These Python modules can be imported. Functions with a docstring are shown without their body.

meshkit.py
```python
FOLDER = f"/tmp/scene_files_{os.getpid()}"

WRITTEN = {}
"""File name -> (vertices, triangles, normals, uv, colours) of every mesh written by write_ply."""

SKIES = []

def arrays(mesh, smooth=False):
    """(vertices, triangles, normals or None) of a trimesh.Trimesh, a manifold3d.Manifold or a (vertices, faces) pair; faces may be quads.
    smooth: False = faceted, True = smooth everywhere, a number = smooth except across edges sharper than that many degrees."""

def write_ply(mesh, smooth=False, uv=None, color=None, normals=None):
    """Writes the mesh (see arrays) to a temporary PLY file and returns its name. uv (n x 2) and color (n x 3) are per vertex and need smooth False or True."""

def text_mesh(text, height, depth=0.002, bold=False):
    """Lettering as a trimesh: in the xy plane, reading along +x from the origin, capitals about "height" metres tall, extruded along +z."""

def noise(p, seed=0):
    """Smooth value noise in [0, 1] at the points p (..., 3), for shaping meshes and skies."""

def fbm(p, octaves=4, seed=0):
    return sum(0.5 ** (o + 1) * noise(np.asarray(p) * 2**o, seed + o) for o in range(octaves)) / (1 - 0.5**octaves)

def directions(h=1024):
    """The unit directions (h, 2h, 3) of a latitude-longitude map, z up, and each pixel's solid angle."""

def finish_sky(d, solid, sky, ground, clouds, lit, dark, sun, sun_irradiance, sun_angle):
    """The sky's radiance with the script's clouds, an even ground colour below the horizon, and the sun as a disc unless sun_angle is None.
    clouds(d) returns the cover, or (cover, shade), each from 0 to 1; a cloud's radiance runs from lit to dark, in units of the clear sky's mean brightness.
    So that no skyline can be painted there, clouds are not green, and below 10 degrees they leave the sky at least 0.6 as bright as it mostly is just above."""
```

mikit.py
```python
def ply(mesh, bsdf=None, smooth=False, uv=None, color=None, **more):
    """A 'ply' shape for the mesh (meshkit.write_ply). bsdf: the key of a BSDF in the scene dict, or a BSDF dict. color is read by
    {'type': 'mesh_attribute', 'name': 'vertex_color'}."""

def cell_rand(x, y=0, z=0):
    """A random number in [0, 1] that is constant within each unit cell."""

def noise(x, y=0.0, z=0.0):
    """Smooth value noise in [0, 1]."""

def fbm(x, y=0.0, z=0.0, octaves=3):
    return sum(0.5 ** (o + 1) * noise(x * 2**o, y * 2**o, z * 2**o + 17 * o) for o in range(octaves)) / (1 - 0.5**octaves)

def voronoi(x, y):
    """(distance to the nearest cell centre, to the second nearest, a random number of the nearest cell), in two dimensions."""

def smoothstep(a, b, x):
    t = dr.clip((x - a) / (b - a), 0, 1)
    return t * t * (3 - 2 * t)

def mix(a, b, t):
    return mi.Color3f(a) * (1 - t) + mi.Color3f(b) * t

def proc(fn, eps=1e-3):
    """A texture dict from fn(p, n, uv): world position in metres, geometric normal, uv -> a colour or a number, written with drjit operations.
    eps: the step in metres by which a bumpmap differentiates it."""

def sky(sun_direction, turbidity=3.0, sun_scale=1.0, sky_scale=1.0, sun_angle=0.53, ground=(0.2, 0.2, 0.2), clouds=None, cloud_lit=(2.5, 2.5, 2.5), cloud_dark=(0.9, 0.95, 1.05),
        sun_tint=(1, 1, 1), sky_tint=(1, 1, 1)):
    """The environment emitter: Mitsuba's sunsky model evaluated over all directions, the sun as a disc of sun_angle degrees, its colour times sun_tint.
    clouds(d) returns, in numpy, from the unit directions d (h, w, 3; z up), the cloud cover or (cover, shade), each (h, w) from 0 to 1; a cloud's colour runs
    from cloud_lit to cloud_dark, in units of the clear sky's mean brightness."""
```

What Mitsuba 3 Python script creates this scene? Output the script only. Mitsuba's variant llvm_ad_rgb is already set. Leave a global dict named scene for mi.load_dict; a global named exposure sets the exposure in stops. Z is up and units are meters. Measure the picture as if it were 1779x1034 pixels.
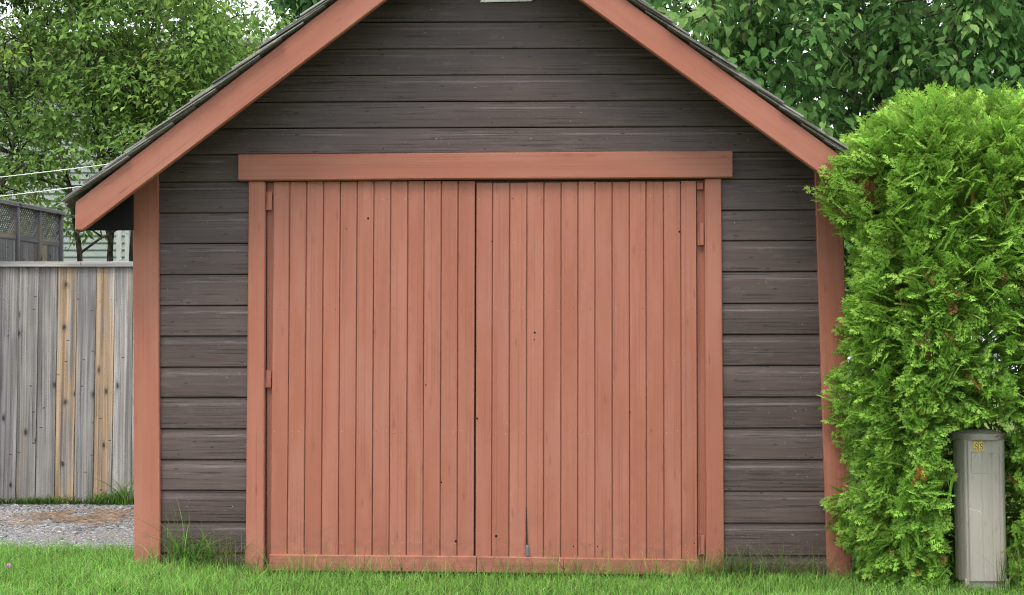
import math
import numpy as np
import drjit as dr
import mitsuba as mi
import mikit
import trimesh
import meshkit
from mikit import proc, noise, fbm, cell_rand, voronoi, smoothstep, mix

T = mi.ScalarTransform4f
scene, labels = {}, {}

# ----------------------------------------------------------------------------- camera, sky, exposure
CAM_D, CAM_Z, FPX, HORIZON = 8.9, 1.06, 3008.0, 648.0
scene['camera'] = {'type': 'perspective', 'fov': 2 * math.degrees(math.atan(889.5 / FPX)), 'fov_axis': 'x',
                   'principal_point_offset_y': -(HORIZON - 517.0) / 1034.0,
                   'near_clip': 0.1, 'far_clip': 2000.0,
                   'to_world': T().look_at(origin=[0, -CAM_D, CAM_Z], target=[0, 0, CAM_Z], up=[0, 0, 1])}
scene['daylight'] = mikit.sky((-0.35, -0.75, 1.25), turbidity=4, sun_scale=0.28, sun_angle=24, sun_tint=(0.92, 1.0, 1.14), ground=(0.12, 0.15, 0.08),
                              clouds=lambda d: 1.0, cloud_lit=(2.45, 2.55, 2.78))
exposure = 2.85


def P(px, py, y):
    """the point at depth plane y that a surveyed picture point stands for (metres)"""
    d = y + CAM_D
    return np.array([(px - 889.5) / FPX * d, y, CAM_Z + (HORIZON - py) / FPX * d])


# ----------------------------------------------------------------------------- helpers
def numbered(key):
    if key not in scene and key not in labels:
        return key
    k = 1
    while f'{key}_{k:03d}' in scene or f'{key}_{k:03d}' in labels:
        k += 1
    return f'{key}_{k:03d}'


def thing(name, label, cat, group=None):
    key = numbered(name)
    labels[key] = {'label': label, 'category': cat}
    if group:
        labels[key]['group'] = group
    return key


def holder(name, parent, label=None):
    key = numbered(parent + '__' + name)
    labels[key] = {'label': label} if label else {}
    return key


def obj(name, mesh, bsdf, parent=None, label=None, kind=None, cat=None, group=None, smooth=False):
    key = numbered((parent + '__' if parent else '') + name)
    uv = col = None
    if isinstance(mesh, dict):
        uv, col, mesh = mesh.get('uv'), mesh.get('color'), (mesh['v'], mesh['f'])
    scene[key] = mikit.ply(mesh, bsdf, smooth=smooth, uv=uv, color=col)
    d = {k: v for k, v in (('label', label), ('kind', kind), ('category', cat), ('group', group)) if v}
    if d:
        labels[key] = d
    return key


def loft(pts, U, V, caps=True):
    """pts (s, k, 3) stations x profile points; the profile is closed. A mesh with uv = (along, V + arc)."""
    pts = np.asarray(pts, float)
    s, k, _ = pts.shape
    pts = np.concatenate([pts, pts[:, :1]], 1)
    V = np.asarray(V, float)
    v = pts.reshape(-1, 3)
    uu = np.repeat(np.asarray(U, float), k + 1)
    uv = np.stack([uu, np.tile(V, s)], 1)
    i, j = np.meshgrid(np.arange(s - 1), np.arange(k), indexing='ij')
    a = i * (k + 1) + j
    q = np.stack([a, a + 1, a + k + 2, a + k + 1], -1).reshape(-1, 4)
    f = np.vstack([q[:, [0, 1, 2]], q[:, [0, 2, 3]]])
    if caps:
        for st, flip in ((0, True), (s - 1, False)):
            base = len(v)
            pv = pts[st, :k]
            n = pts[st].mean(0)
            v = np.vstack([v, pv])
            d = np.linalg.norm(pv - pv[0], axis=1)
            uv = np.vstack([uv, np.stack([U[st] + 0.3 * d, V[:k]], 1)])
            t = np.array([[base, base + m, base + m + 1] for m in range(1, k - 1)])
            f = np.vstack([f, t[:, ::-1] if flip else t])
    return {'v': v, 'f': f, 'uv': uv}


BID = [0]


def plank(a0, b0, a1, b1, n, t, c=0.003, segs=1, jit=0.0, warp=0.0, seed=0):
    """board whose front face runs from edge a0-b0 to edge a1-b1; n outward, t thick, c chamfer"""
    BID[0] += 1
    bid = BID[0] % 90
    a0, b0, a1, b1, n = (np.asarray(x, float) for x in (a0, b0, a1, b1, n))
    L = np.linalg.norm((a1 + b1 - a0 - b0) / 2)
    W = np.linalg.norm(b0 - a0)
    rows = []
    S = np.linspace(0, 1, segs + 1)
    for s in S:
        A, B = a0 + (a1 - a0) * s, b0 + (b1 - b0) * s
        w = (B - A) / np.linalg.norm(B - A)
        if jit:
            q = meshkit.noise(np.array([[s * L * 4 + seed * 3.1, bid * 1.7, 0.3], [s * L * 4 + 9 + seed, bid * 2.3, 7.7]])) - 0.5
            A, B = A + w * jit * 2 * q[0], B + w * jit * 2 * q[1]
        if warp:
            q = meshkit.noise(np.array([[s * L * 0.9 + seed, bid * 3.7, 1.3], [s * L * 0.9 + 5, bid * 5.3, 4.7]])) - 0.5
            A, B = A + n * warp * 2 * q[0], B + n * warp * 2 * q[1]
        rows.append([A - n * t, A - n * c, A + w * c, B - w * c, B - n * c, B - n * t])
    arc = np.cumsum([0, t, c, max(W - 2 * c, .001), c, t, W])
    off = (bid * 0.37) % 3
    return loft(rows, S * L + off, arc + 10 * bid)


def prism(poly, n, t, c=0.003, along=None):
    """convex polygon (list of 3-D points, coplanar) extruded by t against n, front edges chamfered"""
    BID[0] += 1
    bid = BID[0] % 90
    poly = np.asarray(poly, float)
    n = np.asarray(n, float)
    k = len(poly)
    cen = poly.mean(0)
    inset = []
    for i in range(k):
        p, q, r = poly[i - 1], poly[i], poly[(i + 1) % k]
        e1, e2 = (q - p) / np.linalg.norm(q - p), (r - q) / np.linalg.norm(r - q)
        m1, m2 = np.cross(n, e1), np.cross(n, e2)
        if m1 @ (cen - q) < 0:
            m1, m2 = -m1, -m2
        inset.append(q + c * (m1 + m2) / max(1 + m1 @ m2, .3))
    inset = np.array(inset)
    along = np.asarray(along if along is not None else poly[1] - poly[0], float)
    along /= np.linalg.norm(along)
    across = np.cross(n, along)

    def uvs(p, extra=0.0):
        r = p - poly[0]
        return np.stack([r @ along + (bid * .37) % 3 + extra, 10 * bid + 2 + r @ across + extra], 1)
    v, f, uv = [], [], []

    def add(pv, tris, extra=0.0):
        b = sum(len(x) for x in v)
        v.append(pv)
        uv.append(uvs(pv, extra))
        f.extend([[b + x for x in t_] for t_ in tris])
    add(inset, [[0, i, i + 1] for i in range(1, k - 1)])
    for i in range(k):
        j = (i + 1) % k
        add(np.array([inset[i], inset[j], poly[j] - n * c, poly[i] - n * c]), [[0, 2, 1], [0, 3, 2]])
        q = np.array([poly[i] - n * c, poly[j] - n * c, poly[j] - n * t, poly[i] - n * t])
        add(q, [[0, 2, 1], [0, 3, 2]])
        uv[-1][2:] += t * .7
    add(poly - n * t, [[0, i + 1, i] for i in range(1, k - 1)])
    return {'v': np.vstack(v), 'f': np.array(f), 'uv': np.vstack(uv)}


def join(ms):
    v, f, uv, col, b = [], [], [], [], 0
    for m in ms:
        v.append(m['v'])
        f.append(np.asarray(m['f']) + b)
        b += len(m['v'])
        if 'uv' in m:
            uv.append(m['uv'])
        if 'color' in m:
            col.append(m['color'])
    out = {'v': np.vstack(v), 'f': np.vstack(f)}
    if uv:
        out['uv'] = np.vstack(uv)
    if col:
        out['color'] = np.vstack(col)
    return out


def box(x0, x1, y0, y1, z0, z1, c=0.003, axis='x'):
    """chamfered box as a plank with its grain along axis"""
    if axis == 'x':
        return plank((x0, y0, z0), (x0, y0, z1), (x1, y0, z0), (x1, y0, z1), (0, -1, 0), y1 - y0, c)
    if axis == 'z':
        return plank((x0, y0, z0), (x1, y0, z0), (x0, y0, z1), (x1, y0, z1), (0, -1, 0), y1 - y0, c)
    return plank((x0, y0, z1), (x1, y0, z1), (x0, y1, z1), (x1, y1, z1), (0, 0, 1), z1 - z0, c)


def tube(points, radii, sides=6):
    p = np.asarray(points, float)
    t = np.gradient(p, axis=0)
    t /= np.linalg.norm(t, axis=1, keepdims=True) + 1e-12
    ref = np.where(np.abs(t[:, 2:]) < 0.9, [0, 0, 1.0], [1.0, 0, 0])
    a = np.cross(t, ref)
    a /= np.linalg.norm(a, axis=1, keepdims=True) + 1e-12
    b = np.cross(t, a)
    ang = np.arange(sides) * 2 * np.pi / sides
    r = np.broadcast_to(radii, (len(p),))[:, None, None]
    v = p[:, None] + r * (np.cos(ang)[None, :, None] * a[:, None] + np.sin(ang)[None, :, None] * b[:, None])
    i, j = np.meshgrid(np.arange(len(p) - 1), np.arange(sides), indexing='ij')
    q = np.stack([i * sides + j, i * sides + (j + 1) % sides, (i + 1) * sides + (j + 1) % sides, (i + 1) * sides + j], -1).reshape(-1, 4)
    f = np.vstack([q[:, [0, 1, 2]], q[:, [0, 2, 3]]])
    for st, fl in ((0, True), (len(p) - 1, False)):
        tr = np.array([[st * sides, st * sides + m, st * sides + m + 1] for m in range(1, sides - 1)])
        f = np.vstack([f, tr[:, ::-1] if fl else tr])
    return {'v': v.reshape(-1, 3), 'f': f}


def unit(a):
    a = np.asarray(a, float)
    return a / (np.linalg.norm(a, axis=-1, keepdims=True) + 1e-12)


def scatter(tv, tf, pos, X, Y, Z, size, colors=None):
    """copies of template (tv, tf) with local axes X, Y, Z (n,3) and sizes; returns one mesh dict"""
    n, m = len(pos), len(tv)
    s = np.broadcast_to(size, (n,))[:, None, None]
    v = pos[:, None] + s * (tv[None, :, 0:1] * X[:, None] + tv[None, :, 1:2] * Y[:, None] + tv[None, :, 2:3] * Z[:, None])
    f = (tf[None] + (np.arange(n) * m)[:, None, None]).reshape(-1, 3)
    out = {'v': v.reshape(-1, 3), 'f': f}
    if colors is not None:
        out['color'] = (np.repeat(colors, m, 0) if colors.ndim == 2 else colors.reshape(-1, 3))
    return out


def blades(base, h, w, lean, leanamt, col_lo, col_hi, segs=3, rng=None):
    """grass blades: tapered bent strips"""
    n = len(base)
    rng = rng or np.random.default_rng(1)
    side = np.stack([-np.sin(lean), np.cos(lean), 0 * lean], 1)
    # the strip's width direction: turned at random about the upright
    tw = rng.uniform(0, np.pi, n)
    side = np.stack([np.cos(tw), np.sin(tw), 0 * tw], 1)
    ld = np.stack([np.cos(lean), np.sin(lean), 0 * lean], 1)
    ss = np.linspace(0, 1, segs + 1)
    V, C = [], []
    for k, s in enumerate(ss):
        c = base + ld * (leanamt * h * s ** 2)[:, None] + np.array([0, 0, 1.0]) * (h * (s - 0.28 * np.minimum(leanamt, 1.4) * s ** 2))[:, None]
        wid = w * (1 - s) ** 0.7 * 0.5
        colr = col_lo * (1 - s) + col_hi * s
        if k < segs:
            V += [c - side * wid[:, None], c + side * wid[:, None]]
            C += [colr, colr]
        else:
            V += [c]
            C += [colr]
    m = len(V)
    v = np.stack(V, 1).reshape(-1, 3)
    c = np.stack(C, 1).reshape(-1, 3)
    t = []
    for k in range(segs - 1):
        a = 2 * k
        t += [[a, a + 1, a + 3], [a, a + 3, a + 2]]
    a = 2 * (segs - 1)
    t += [[a, a + 1, a + 2]]
    f = (np.array(t)[None] + (np.arange(n) * m)[:, None, None]).reshape(-1, 3)
    return {'v': v, 'f': f, 'color': c}


# ----------------------------------------------------------------------------- materials
def local(uv):
    bid = dr.floor(uv.y / 10)
    return uv.x, uv.y - 10 * bid, bid, cell_rand(bid, 3, 7)


def red_col(p, n, uv):
    u, a, bid, r = local(uv)
    g = fbm(u * 2.2 + r * 50, a * 150 + bid * 7.3)
    big = fbm(u * 1.6 + r * 31, a * 9 + r * 13)
    c = mix((0.312, 0.108, 0.066), (0.345, 0.133, 0.088), smoothstep(0.25, 0.75, big))
    c = c * (0.965 + 0.07 * r + (g - 0.5) * 0.13)
    crack = smoothstep(0.78, 0.86, noise(u * 1.4 + r * 77, a * 230 + bid))
    knot = smoothstep(0.07, 0.0, voronoi(u * 1.5 + r * 9, a * 7 + bid * 3.1)[0])
    speck = smoothstep(0.95, 0.98, noise(p.x * 160, p.y * 160, p.z * 160))
    splash_shade = smoothstep(0.34, 0.04, p.z + 0.22 * (fbm(p.x * 7, p.z * 9) - 0.5)) * smoothstep(0.3, 0.7, fbm(p.x * 24, p.z * 30))  # slight mud splash, with the dimmer light near the ground painted into it
    fade = smoothstep(0.55, 0.75, fbm(u * 2.6 + r * 63, a * 16 + r * 9))
    c = mix(c, (0.40, 0.20, 0.145), fade * 0.12)
    c = mix(c, (0.17, 0.085, 0.055), splash_shade * 0.45)
    c = mix(c, (0.15, 0.045, 0.03), crack * 0.28 + knot * 0.4)
    return mix(c, (0.45, 0.29, 0.23), speck * 0.08)


def red_bump(p, n, uv):
    u, a, bid, r = local(uv)
    return noise(u * 3 + r * 50, a * 190 + bid * 7.3) * 0.6 + noise(u * 9 + r * 20, a * 60 + bid) * 0.6 + noise(p.x * 70, p.y * 70, p.z * 70) * 0.25


def brown_col(p, n, uv):
    u, a, bid, r = local(uv)
    g = fbm(u * 3 + r * 50, a * 130 + bid * 7.3)
    big = fbm(u * 1.1 + r * 31, a * 8 + r * 13)
    c = mix((0.059, 0.0385, 0.0335), (0.083, 0.0565, 0.050), smoothstep(0.25, 0.75, big))
    c = c * (0.9 + 0.2 * r + (g - 0.5) * 0.45)
    # the arris of the cove is scuffed to bare grey in runs of its own
    lip = smoothstep(0.007, 0.001, dr.abs(a - 0.041)) * smoothstep(0.40, 0.7, fbm(u * 5 + r * 90, a * 60))
    scuff = smoothstep(0.66, 0.82, fbm(u * 11 + r * 12, a * 60 + bid * 3)) * 0.5
    c = mix(c, (0.19, 0.165, 0.158), dr.clip(lip * 0.5 + scuff * 0.3, 0, 1))
    chk = smoothstep(0.72, 0.84, noise(u * 4.5 + r * 70, a * 260 + bid * 3))
    c = c * (1 - 0.5 * chk)
    hole = smoothstep(0.05, 0.02, voronoi(u * 3.1 + r * 40, a * 9 + bid * 2.3)[0])
    fleck = smoothstep(0.955, 0.975, noise(p.x * 110 + 3, p.y * 110, p.z * 110))
    c = mix(c, (0.02, 0.017, 0.016), hole * 0.9)
    return mix(c, (0.5, 0.49, 0.47), fleck * 0.5)


def brown_bump(p, n, uv):
    u, a, bid, r = local(uv)
    return fbm(u * 5 + r * 50, a * 170 + bid * 7.3) * 0.8 + noise(u * 22 + r * 20, a * 70 + bid) * 0.5


def grey_wood(lo, hi, tan, amount):
    def fn(p, n, uv):
        u, a, bid, r = local(uv)
        k1, k2, kr = voronoi(u * 7 + r * 17, a * (9 + 6 * r) + bid * 3.7)
        d1, d2, dk = voronoi(u * 24 + r * 5, a * 9 + bid * 1.7)
        isk = mi.Float(kr > 0.87)
        near = smoothstep(0.5, 0.05, k1) * isk
        bend = near * 0.008 + 0.010 * noise(u * 1.3 + r * 10, bid)
        g = 0.34 * noise(u * 0.9 + r * 9, (a + bend) * 42 + bid) + 0.46 * noise(u * 1.2 + r * 50, (a + bend) * 150 + bid * 7.3) + 0.2 * fbm(u * 7, a * 24 + bid)
        big = fbm(u * 1.1 + r * 31, a * 16 + r * 13)
        c = mix(lo, hi, smoothstep(0.25, 0.75, g))
        c = c * (0.80 + 0.36 * r)
        cool = cell_rand(bid, 5, 1)
        c = c * mix((1.03, 1.0, 0.97), (0.97, 1.0, 1.03), cool)
        warm = smoothstep(0.42, 0.62, big + amount - 0.5)
        c = mix(c, mix(tan, mi.Color3f(tan) * 1.45, smoothstep(0.3, 0.7, g)), warm * 0.8)
        pale = smoothstep(0.58, 0.80, noise(u * 1.5 + r * 28, a * 34 + bid * 9))
        dark = smoothstep(0.60, 0.82, noise(u * 1.4 + r * 8, a * 30 + bid * 5))
        c = c * (1 - 0.24 * dark + 0.16 * pale)
        c = c * (1 - 0.5 * near * near)
        knot = smoothstep(0.23, 0.10, k1 + 0.10 * noise(u * 60, a * 90)) * isk
        dash = smoothstep(0.15, 0.07, d1) * mi.Float(dk > 0.94)
        check = smoothstep(0.78, 0.88, noise(u * 1.7 + r * 13, a * 190 + bid))
        return mix(c, (0.03, 0.03, 0.033), dr.clip(knot * 0.9 + dash * 0.8 + check * 0.45, 0, 1))
    return fn


def wood_bump(p, n, uv):
    u, a, bid, r = local(uv)
    return fbm(u * 2.2 + r * 50, a * 150 + bid * 7.3) + 0.3 * noise(u * 20, a * 50 + bid)


def shingle_col(p, n, uv):
    u, a, bid, r = local(uv)
    g = fbm(u * 5 + r * 40, a * 160 + bid)
    lich = smoothstep(0.55, 0.7, fbm(p.x * 25, p.y * 25, p.z * 25))
    c = mix((0.10, 0.097, 0.092), (0.38, 0.372, 0.35), smoothstep(0.25, 0.75, g) * (0.35 + 0.65 * r))
    return mix(c, (0.33, 0.35, 0.29), lich * 0.45)


def ground_col(p, n, uv):
    g = fbm(p.x * 9, p.y * 9)
    f = fbm(p.x * 60, p.y * 60)
    c = mix((0.05, 0.075, 0.02), (0.10, 0.15, 0.035), smoothstep(0.3, 0.7, g))
    return mix(c, (0.11, 0.085, 0.055), smoothstep(0.5, 0.75, f) * 0.7)


def gravel_col(p, n, uv):
    d1, d2, r = voronoi(p.x * 75, p.y * 75)
    c = mix((0.12, 0.117, 0.115), (0.33, 0.322, 0.315), r)
    c = c * (0.35 + 0.65 * smoothstep(0.0, 0.25, d2 - d1))
    soil = smoothstep(0.5, 0.72, fbm(p.x * 3, p.y * 3))
    return mix(c, (0.20, 0.16, 0.115), soil * 0.45)


def gravel_bump(p, n, uv):
    d1, d2, r = voronoi(p.x * 75, p.y * 75)
    return smoothstep(0, 0.4, d2 - d1) * 0.6 + r * 0.4


def bark_col(p, n, uv):
    g = fbm(p.x * 22, p.y * 22, p.z * 7)
    return mix((0.035, 0.03, 0.026), (0.13, 0.115, 0.10), smoothstep(0.3, 0.7, g))


def house_col(p, n, uv):
    g = fbm(p.x * 0.8, p.z * 3.0)
    return mix((0.225, 0.27, 0.24), (0.26, 0.305, 0.275), g)


def plastic_col(p, n, uv):
    g = fbm(p.x * 9, p.y * 9, p.z * 2.0)
    s = noise(p.x * 75, p.y * 75, p.z * 1.5 + 3)
    c = mix((0.41, 0.378, 0.335), (0.46, 0.426, 0.38), smoothstep(0.3, 0.7, g))
    c = c * (0.975 + 0.05 * s)
    smudge = smoothstep(0.66, 0.80, fbm(p.x * 18 + 9, p.y * 18, p.z * 9))
    return mix(c, (0.17, 0.165, 0.155), smudge * 0.3)


def lid_col(p, n, uv):
    g = fbm(p.x * 30, p.y * 30, p.z * 30)
    c = mix((0.33, 0.30, 0.28), (0.42, 0.385, 0.36), g)
    return mix(c, (0.25, 0.12, 0.07), smoothstep(0.52, 0.75, fbm(p.x * 16 + 4, p.y * 16, p.z * 16)) * 0.6)


def principled(col, rough=0.6, spec=0.4, bump=None, scale=0.001, eps=1e-3, **kw):
    b = {'type': 'principled', 'base_color': col if isinstance(col, dict) else ({'type': 'rgb', 'value': list(col)} if not callable(col) else proc(col)),
         'roughness': rough, 'specular': spec, **kw}
    if bump:
        b = {'type': 'bumpmap', 'map': proc(bump, eps), 'scale': scale, 'nested': b}
    return {'type': 'twosided', 'nested': b}


VC = {'type': 'mesh_attribute', 'name': 'vertex_color'}
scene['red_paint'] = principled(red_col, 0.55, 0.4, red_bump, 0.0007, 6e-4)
scene['brown_paint'] = principled(brown_col, 0.5, 0.45, brown_bump, 0.0012, 6e-4)
scene['dark_wood_and_shade'] = principled((0.009, 0.008, 0.0075), 0.8, 0.2)  # dark wood and holes; on the eave panels a painted stand-in for shade
scene['grey_wood'] = principled(grey_wood((0.195, 0.19, 0.187), (0.38, 0.368, 0.35), (0.29, 0.245, 0.195), 0.28), 0.8, 0.25, wood_bump, 0.0016)
scene['tan_wood'] = principled(grey_wood((0.235, 0.21, 0.185), (0.39, 0.365, 0.325), (0.33, 0.23, 0.135), 0.58), 0.75, 0.25, wood_bump, 0.0016)
scene['dull_wood'] = principled(grey_wood((0.10, 0.098, 0.097), (0.19, 0.183, 0.175), (0.20, 0.16, 0.115), 0.36), 0.85, 0.2, wood_bump, 0.0012)
scene['pale_wood'] = principled(grey_wood((0.26, 0.255, 0.245), (0.36, 0.35, 0.335), (0.33, 0.30, 0.25), 0.3), 0.8, 0.25, wood_bump, 0.0012)
scene['shingle_wood'] = principled(shingle_col, 0.85, 0.2, wood_bump, 0.0015)
scene['soil'] = principled(ground_col, 0.95, 0.1)
scene['gravel_mat'] = principled(gravel_col, 0.9, 0.2, gravel_bump, 0.004)
scene['bark'] = principled(bark_col, 0.9, 0.15)
scene['house_vinyl'] = principled(house_col, 0.5, 0.4)
scene['white_trim'] = principled((0.42, 0.45, 0.43), 0.5, 0.4)
scene['roof_brown'] = principled((0.26, 0.20, 0.185), 0.85, 0.2)
scene['window_glass'] = principled((0.03, 0.035, 0.04), 0.08, 0.6)
scene['pedestal_plastic'] = principled(plastic_col, 0.75, 0.2)
scene['pedestal_lid'] = principled(lid_col, 0.55, 0.4)
scene['decal_yellow'] = principled((0.80, 0.56, 0.10), 0.5, 0.4)
scene['faded_yellow'] = principled((0.40, 0.36, 0.20), 0.6, 0.3)
scene['black_ink'] = principled((0.025, 0.022, 0.02), 0.6, 0.3)
scene['sign_white'] = principled((0.93, 0.94, 0.94), 0.35, 0.5)
scene['steel'] = principled((0.20, 0.205, 0.215), 0.45, 0.5, metallic=0.6)
scene['wire_white'] = principled((0.74, 0.75, 0.74), 0.5, 0.4)
scene['rust'] = principled((0.045, 0.032, 0.026), 0.8, 0.2)
scene['chip'] = principled((0.50, 0.34, 0.27), 0.7, 0.2)
scene['stone'] = principled(VC, 0.85, 0.25)
scene['straw'] = principled(VC, 0.8, 0.2)
scene['twig'] = principled((0.26, 0.15, 0.075), 0.85, 0.15)
scene['grass_leaf'] = {'type': 'principledthin', 'base_color': VC, 'roughness': 0.38, 'diff_trans': 0.8, 'eta': 1.4}
scene['leaf'] = {'type': 'principledthin', 'base_color': VC, 'roughness': 0.5, 'diff_trans': 0.95, 'eta': 1.3}
scene['cedar_leaf'] = {'type': 'principledthin', 'base_color': VC, 'roughness': 0.7, 'diff_trans': 0.5, 'eta': 1.3}
scene['clover_pink'] = principled((0.60, 0.33, 0.55), 0.7, 0.2)

NF = np.array([0, -1.0, 0])

# ----------------------------------------------------------------------------- ground, gravel, lawn


def sheet(x0, x1, y0, y1, z, nx, ny, amp=0.0, seed=0):
    xs, ys = np.linspace(x0, x1, nx), np.linspace(y0, y1, ny)
    X, Y = np.meshgrid(xs, ys)
    Z = z + amp * (meshkit.fbm(np.stack([X * 1.7, Y * 1.7, X * 0 + seed], -1), 3) - 0.5)
    v = np.stack([X, Y, Z], -1).reshape(-1, 3)
    i, j = np.meshgrid(np.arange(ny - 1), np.arange(nx - 1), indexing='ij')
    a = i * nx + j
    q = np.stack([a, a + 1, a + nx + 1, a + nx], -1).reshape(-1, 4)
    return (v, q)


obj('ground', sheet(-600, 600, -600, 600, 0, 3, 3), 'soil', kind='structure')


def zg(x, y):
    """the lawn swells a little towards the left corner of the garage"""
    t = np.clip((-np.asarray(x, float) - .7) / 1.2, 0, 1)
    f = np.clip((np.asarray(y, float) + 5) / 3.5, 0, 1)
    return .058 * t * t * (3 - 2 * t) * f


lv, lq = sheet(-6, 6, -5, .78, .004, 61, 40)
lv[:, 2] += zg(lv[:, 0], lv[:, 1])
obj('lawn_soil', (lv, lq), 'soil', kind='structure')
obj('gravel_yard', sheet(-9, -1.93, 0.72, 5.2, 0.014, 80, 50, 0.016), 'gravel_mat', kind='structure')

rng = np.random.default_rng(11)
# loose stones on the gravel
n = 17000
ico = trimesh.creation.icosphere(subdivisions=0)
sx, sy = rng.uniform(-4.6, -1.95, n), 0.75 + 4.25 * rng.uniform(0, 1, n) ** 1.15
pos = np.stack([sx, sy, 0.012 + 0.004 * rng.random(n)], 1)
ang = rng.uniform(0, 6.28, n)
X = np.stack([np.cos(ang), np.sin(ang), 0 * ang], 1)
Y = np.stack([-np.sin(ang), np.cos(ang), 0 * ang], 1)
Z = np.tile([0, 0, 1.0], (n, 1))
tone = np.clip(rng.normal(0.26, 0.11, n), 0.03, 0.55)
cols = tone[:, None] * (1 + rng.normal(0, 0.03, (n, 3)))
tv = np.array(ico.vertices) * np.array([1.25, 0.9, 0.65]) + np.random.default_rng(3).normal(0, 0.13, (12, 3))
obj('gravel_stones', scatter(tv, np.array(ico.faces), pos, X, Y, Z, rng.gamma(4, 0.0013, n) + 0.002, cols), 'stone', kind='stuff',
    label='loose grey gravel stones in front of the board fence', cat='gravel')

# dry straw lying on the gravel
n = 1900
c0 = P(126, 907, 3.5)
sx = c0[0] + rng.normal(0, 0.21, n)
sy = 3.5 + rng.normal(0, 0.32, n)
keep = meshkit.noise(np.stack([sx * 6, sy * 4, sx * 0], -1)) > 0.45
sx, sy = sx[keep], sy[keep]
n = len(sx)
ang = rng.normal(0, 0.7, n)
tvs = np.array([[-.5, -.025, 0], [.5, -.025, .02], [.5, .025, .02], [-.5, .025, 0], [0, 0, .06]])
tfs = np.array([[0, 1, 4], [1, 2, 4], [2, 3, 4], [3, 0, 4]])
X = np.stack([np.cos(ang), np.sin(ang), 0.1 * rng.normal(0, 1, n)], 1)
Y = np.stack([-np.sin(ang), np.cos(ang), 0 * ang], 1)
cols = np.array([0.27, 0.195, 0.135]) * rng.uniform(0.4, 1.35, (n, 1))
obj('dry_straw', scatter(tvs, tfs, np.stack([sx, sy, 0.022 + 0.01 * rng.random(n)], 1), X, Y, np.tile([0, 0, 1.0], (n, 1)), rng.uniform(0.03, 0.10, n), cols),
    'straw', kind='stuff', label='patch of dry tan clippings lying on the grey gravel', cat='straw')


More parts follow.
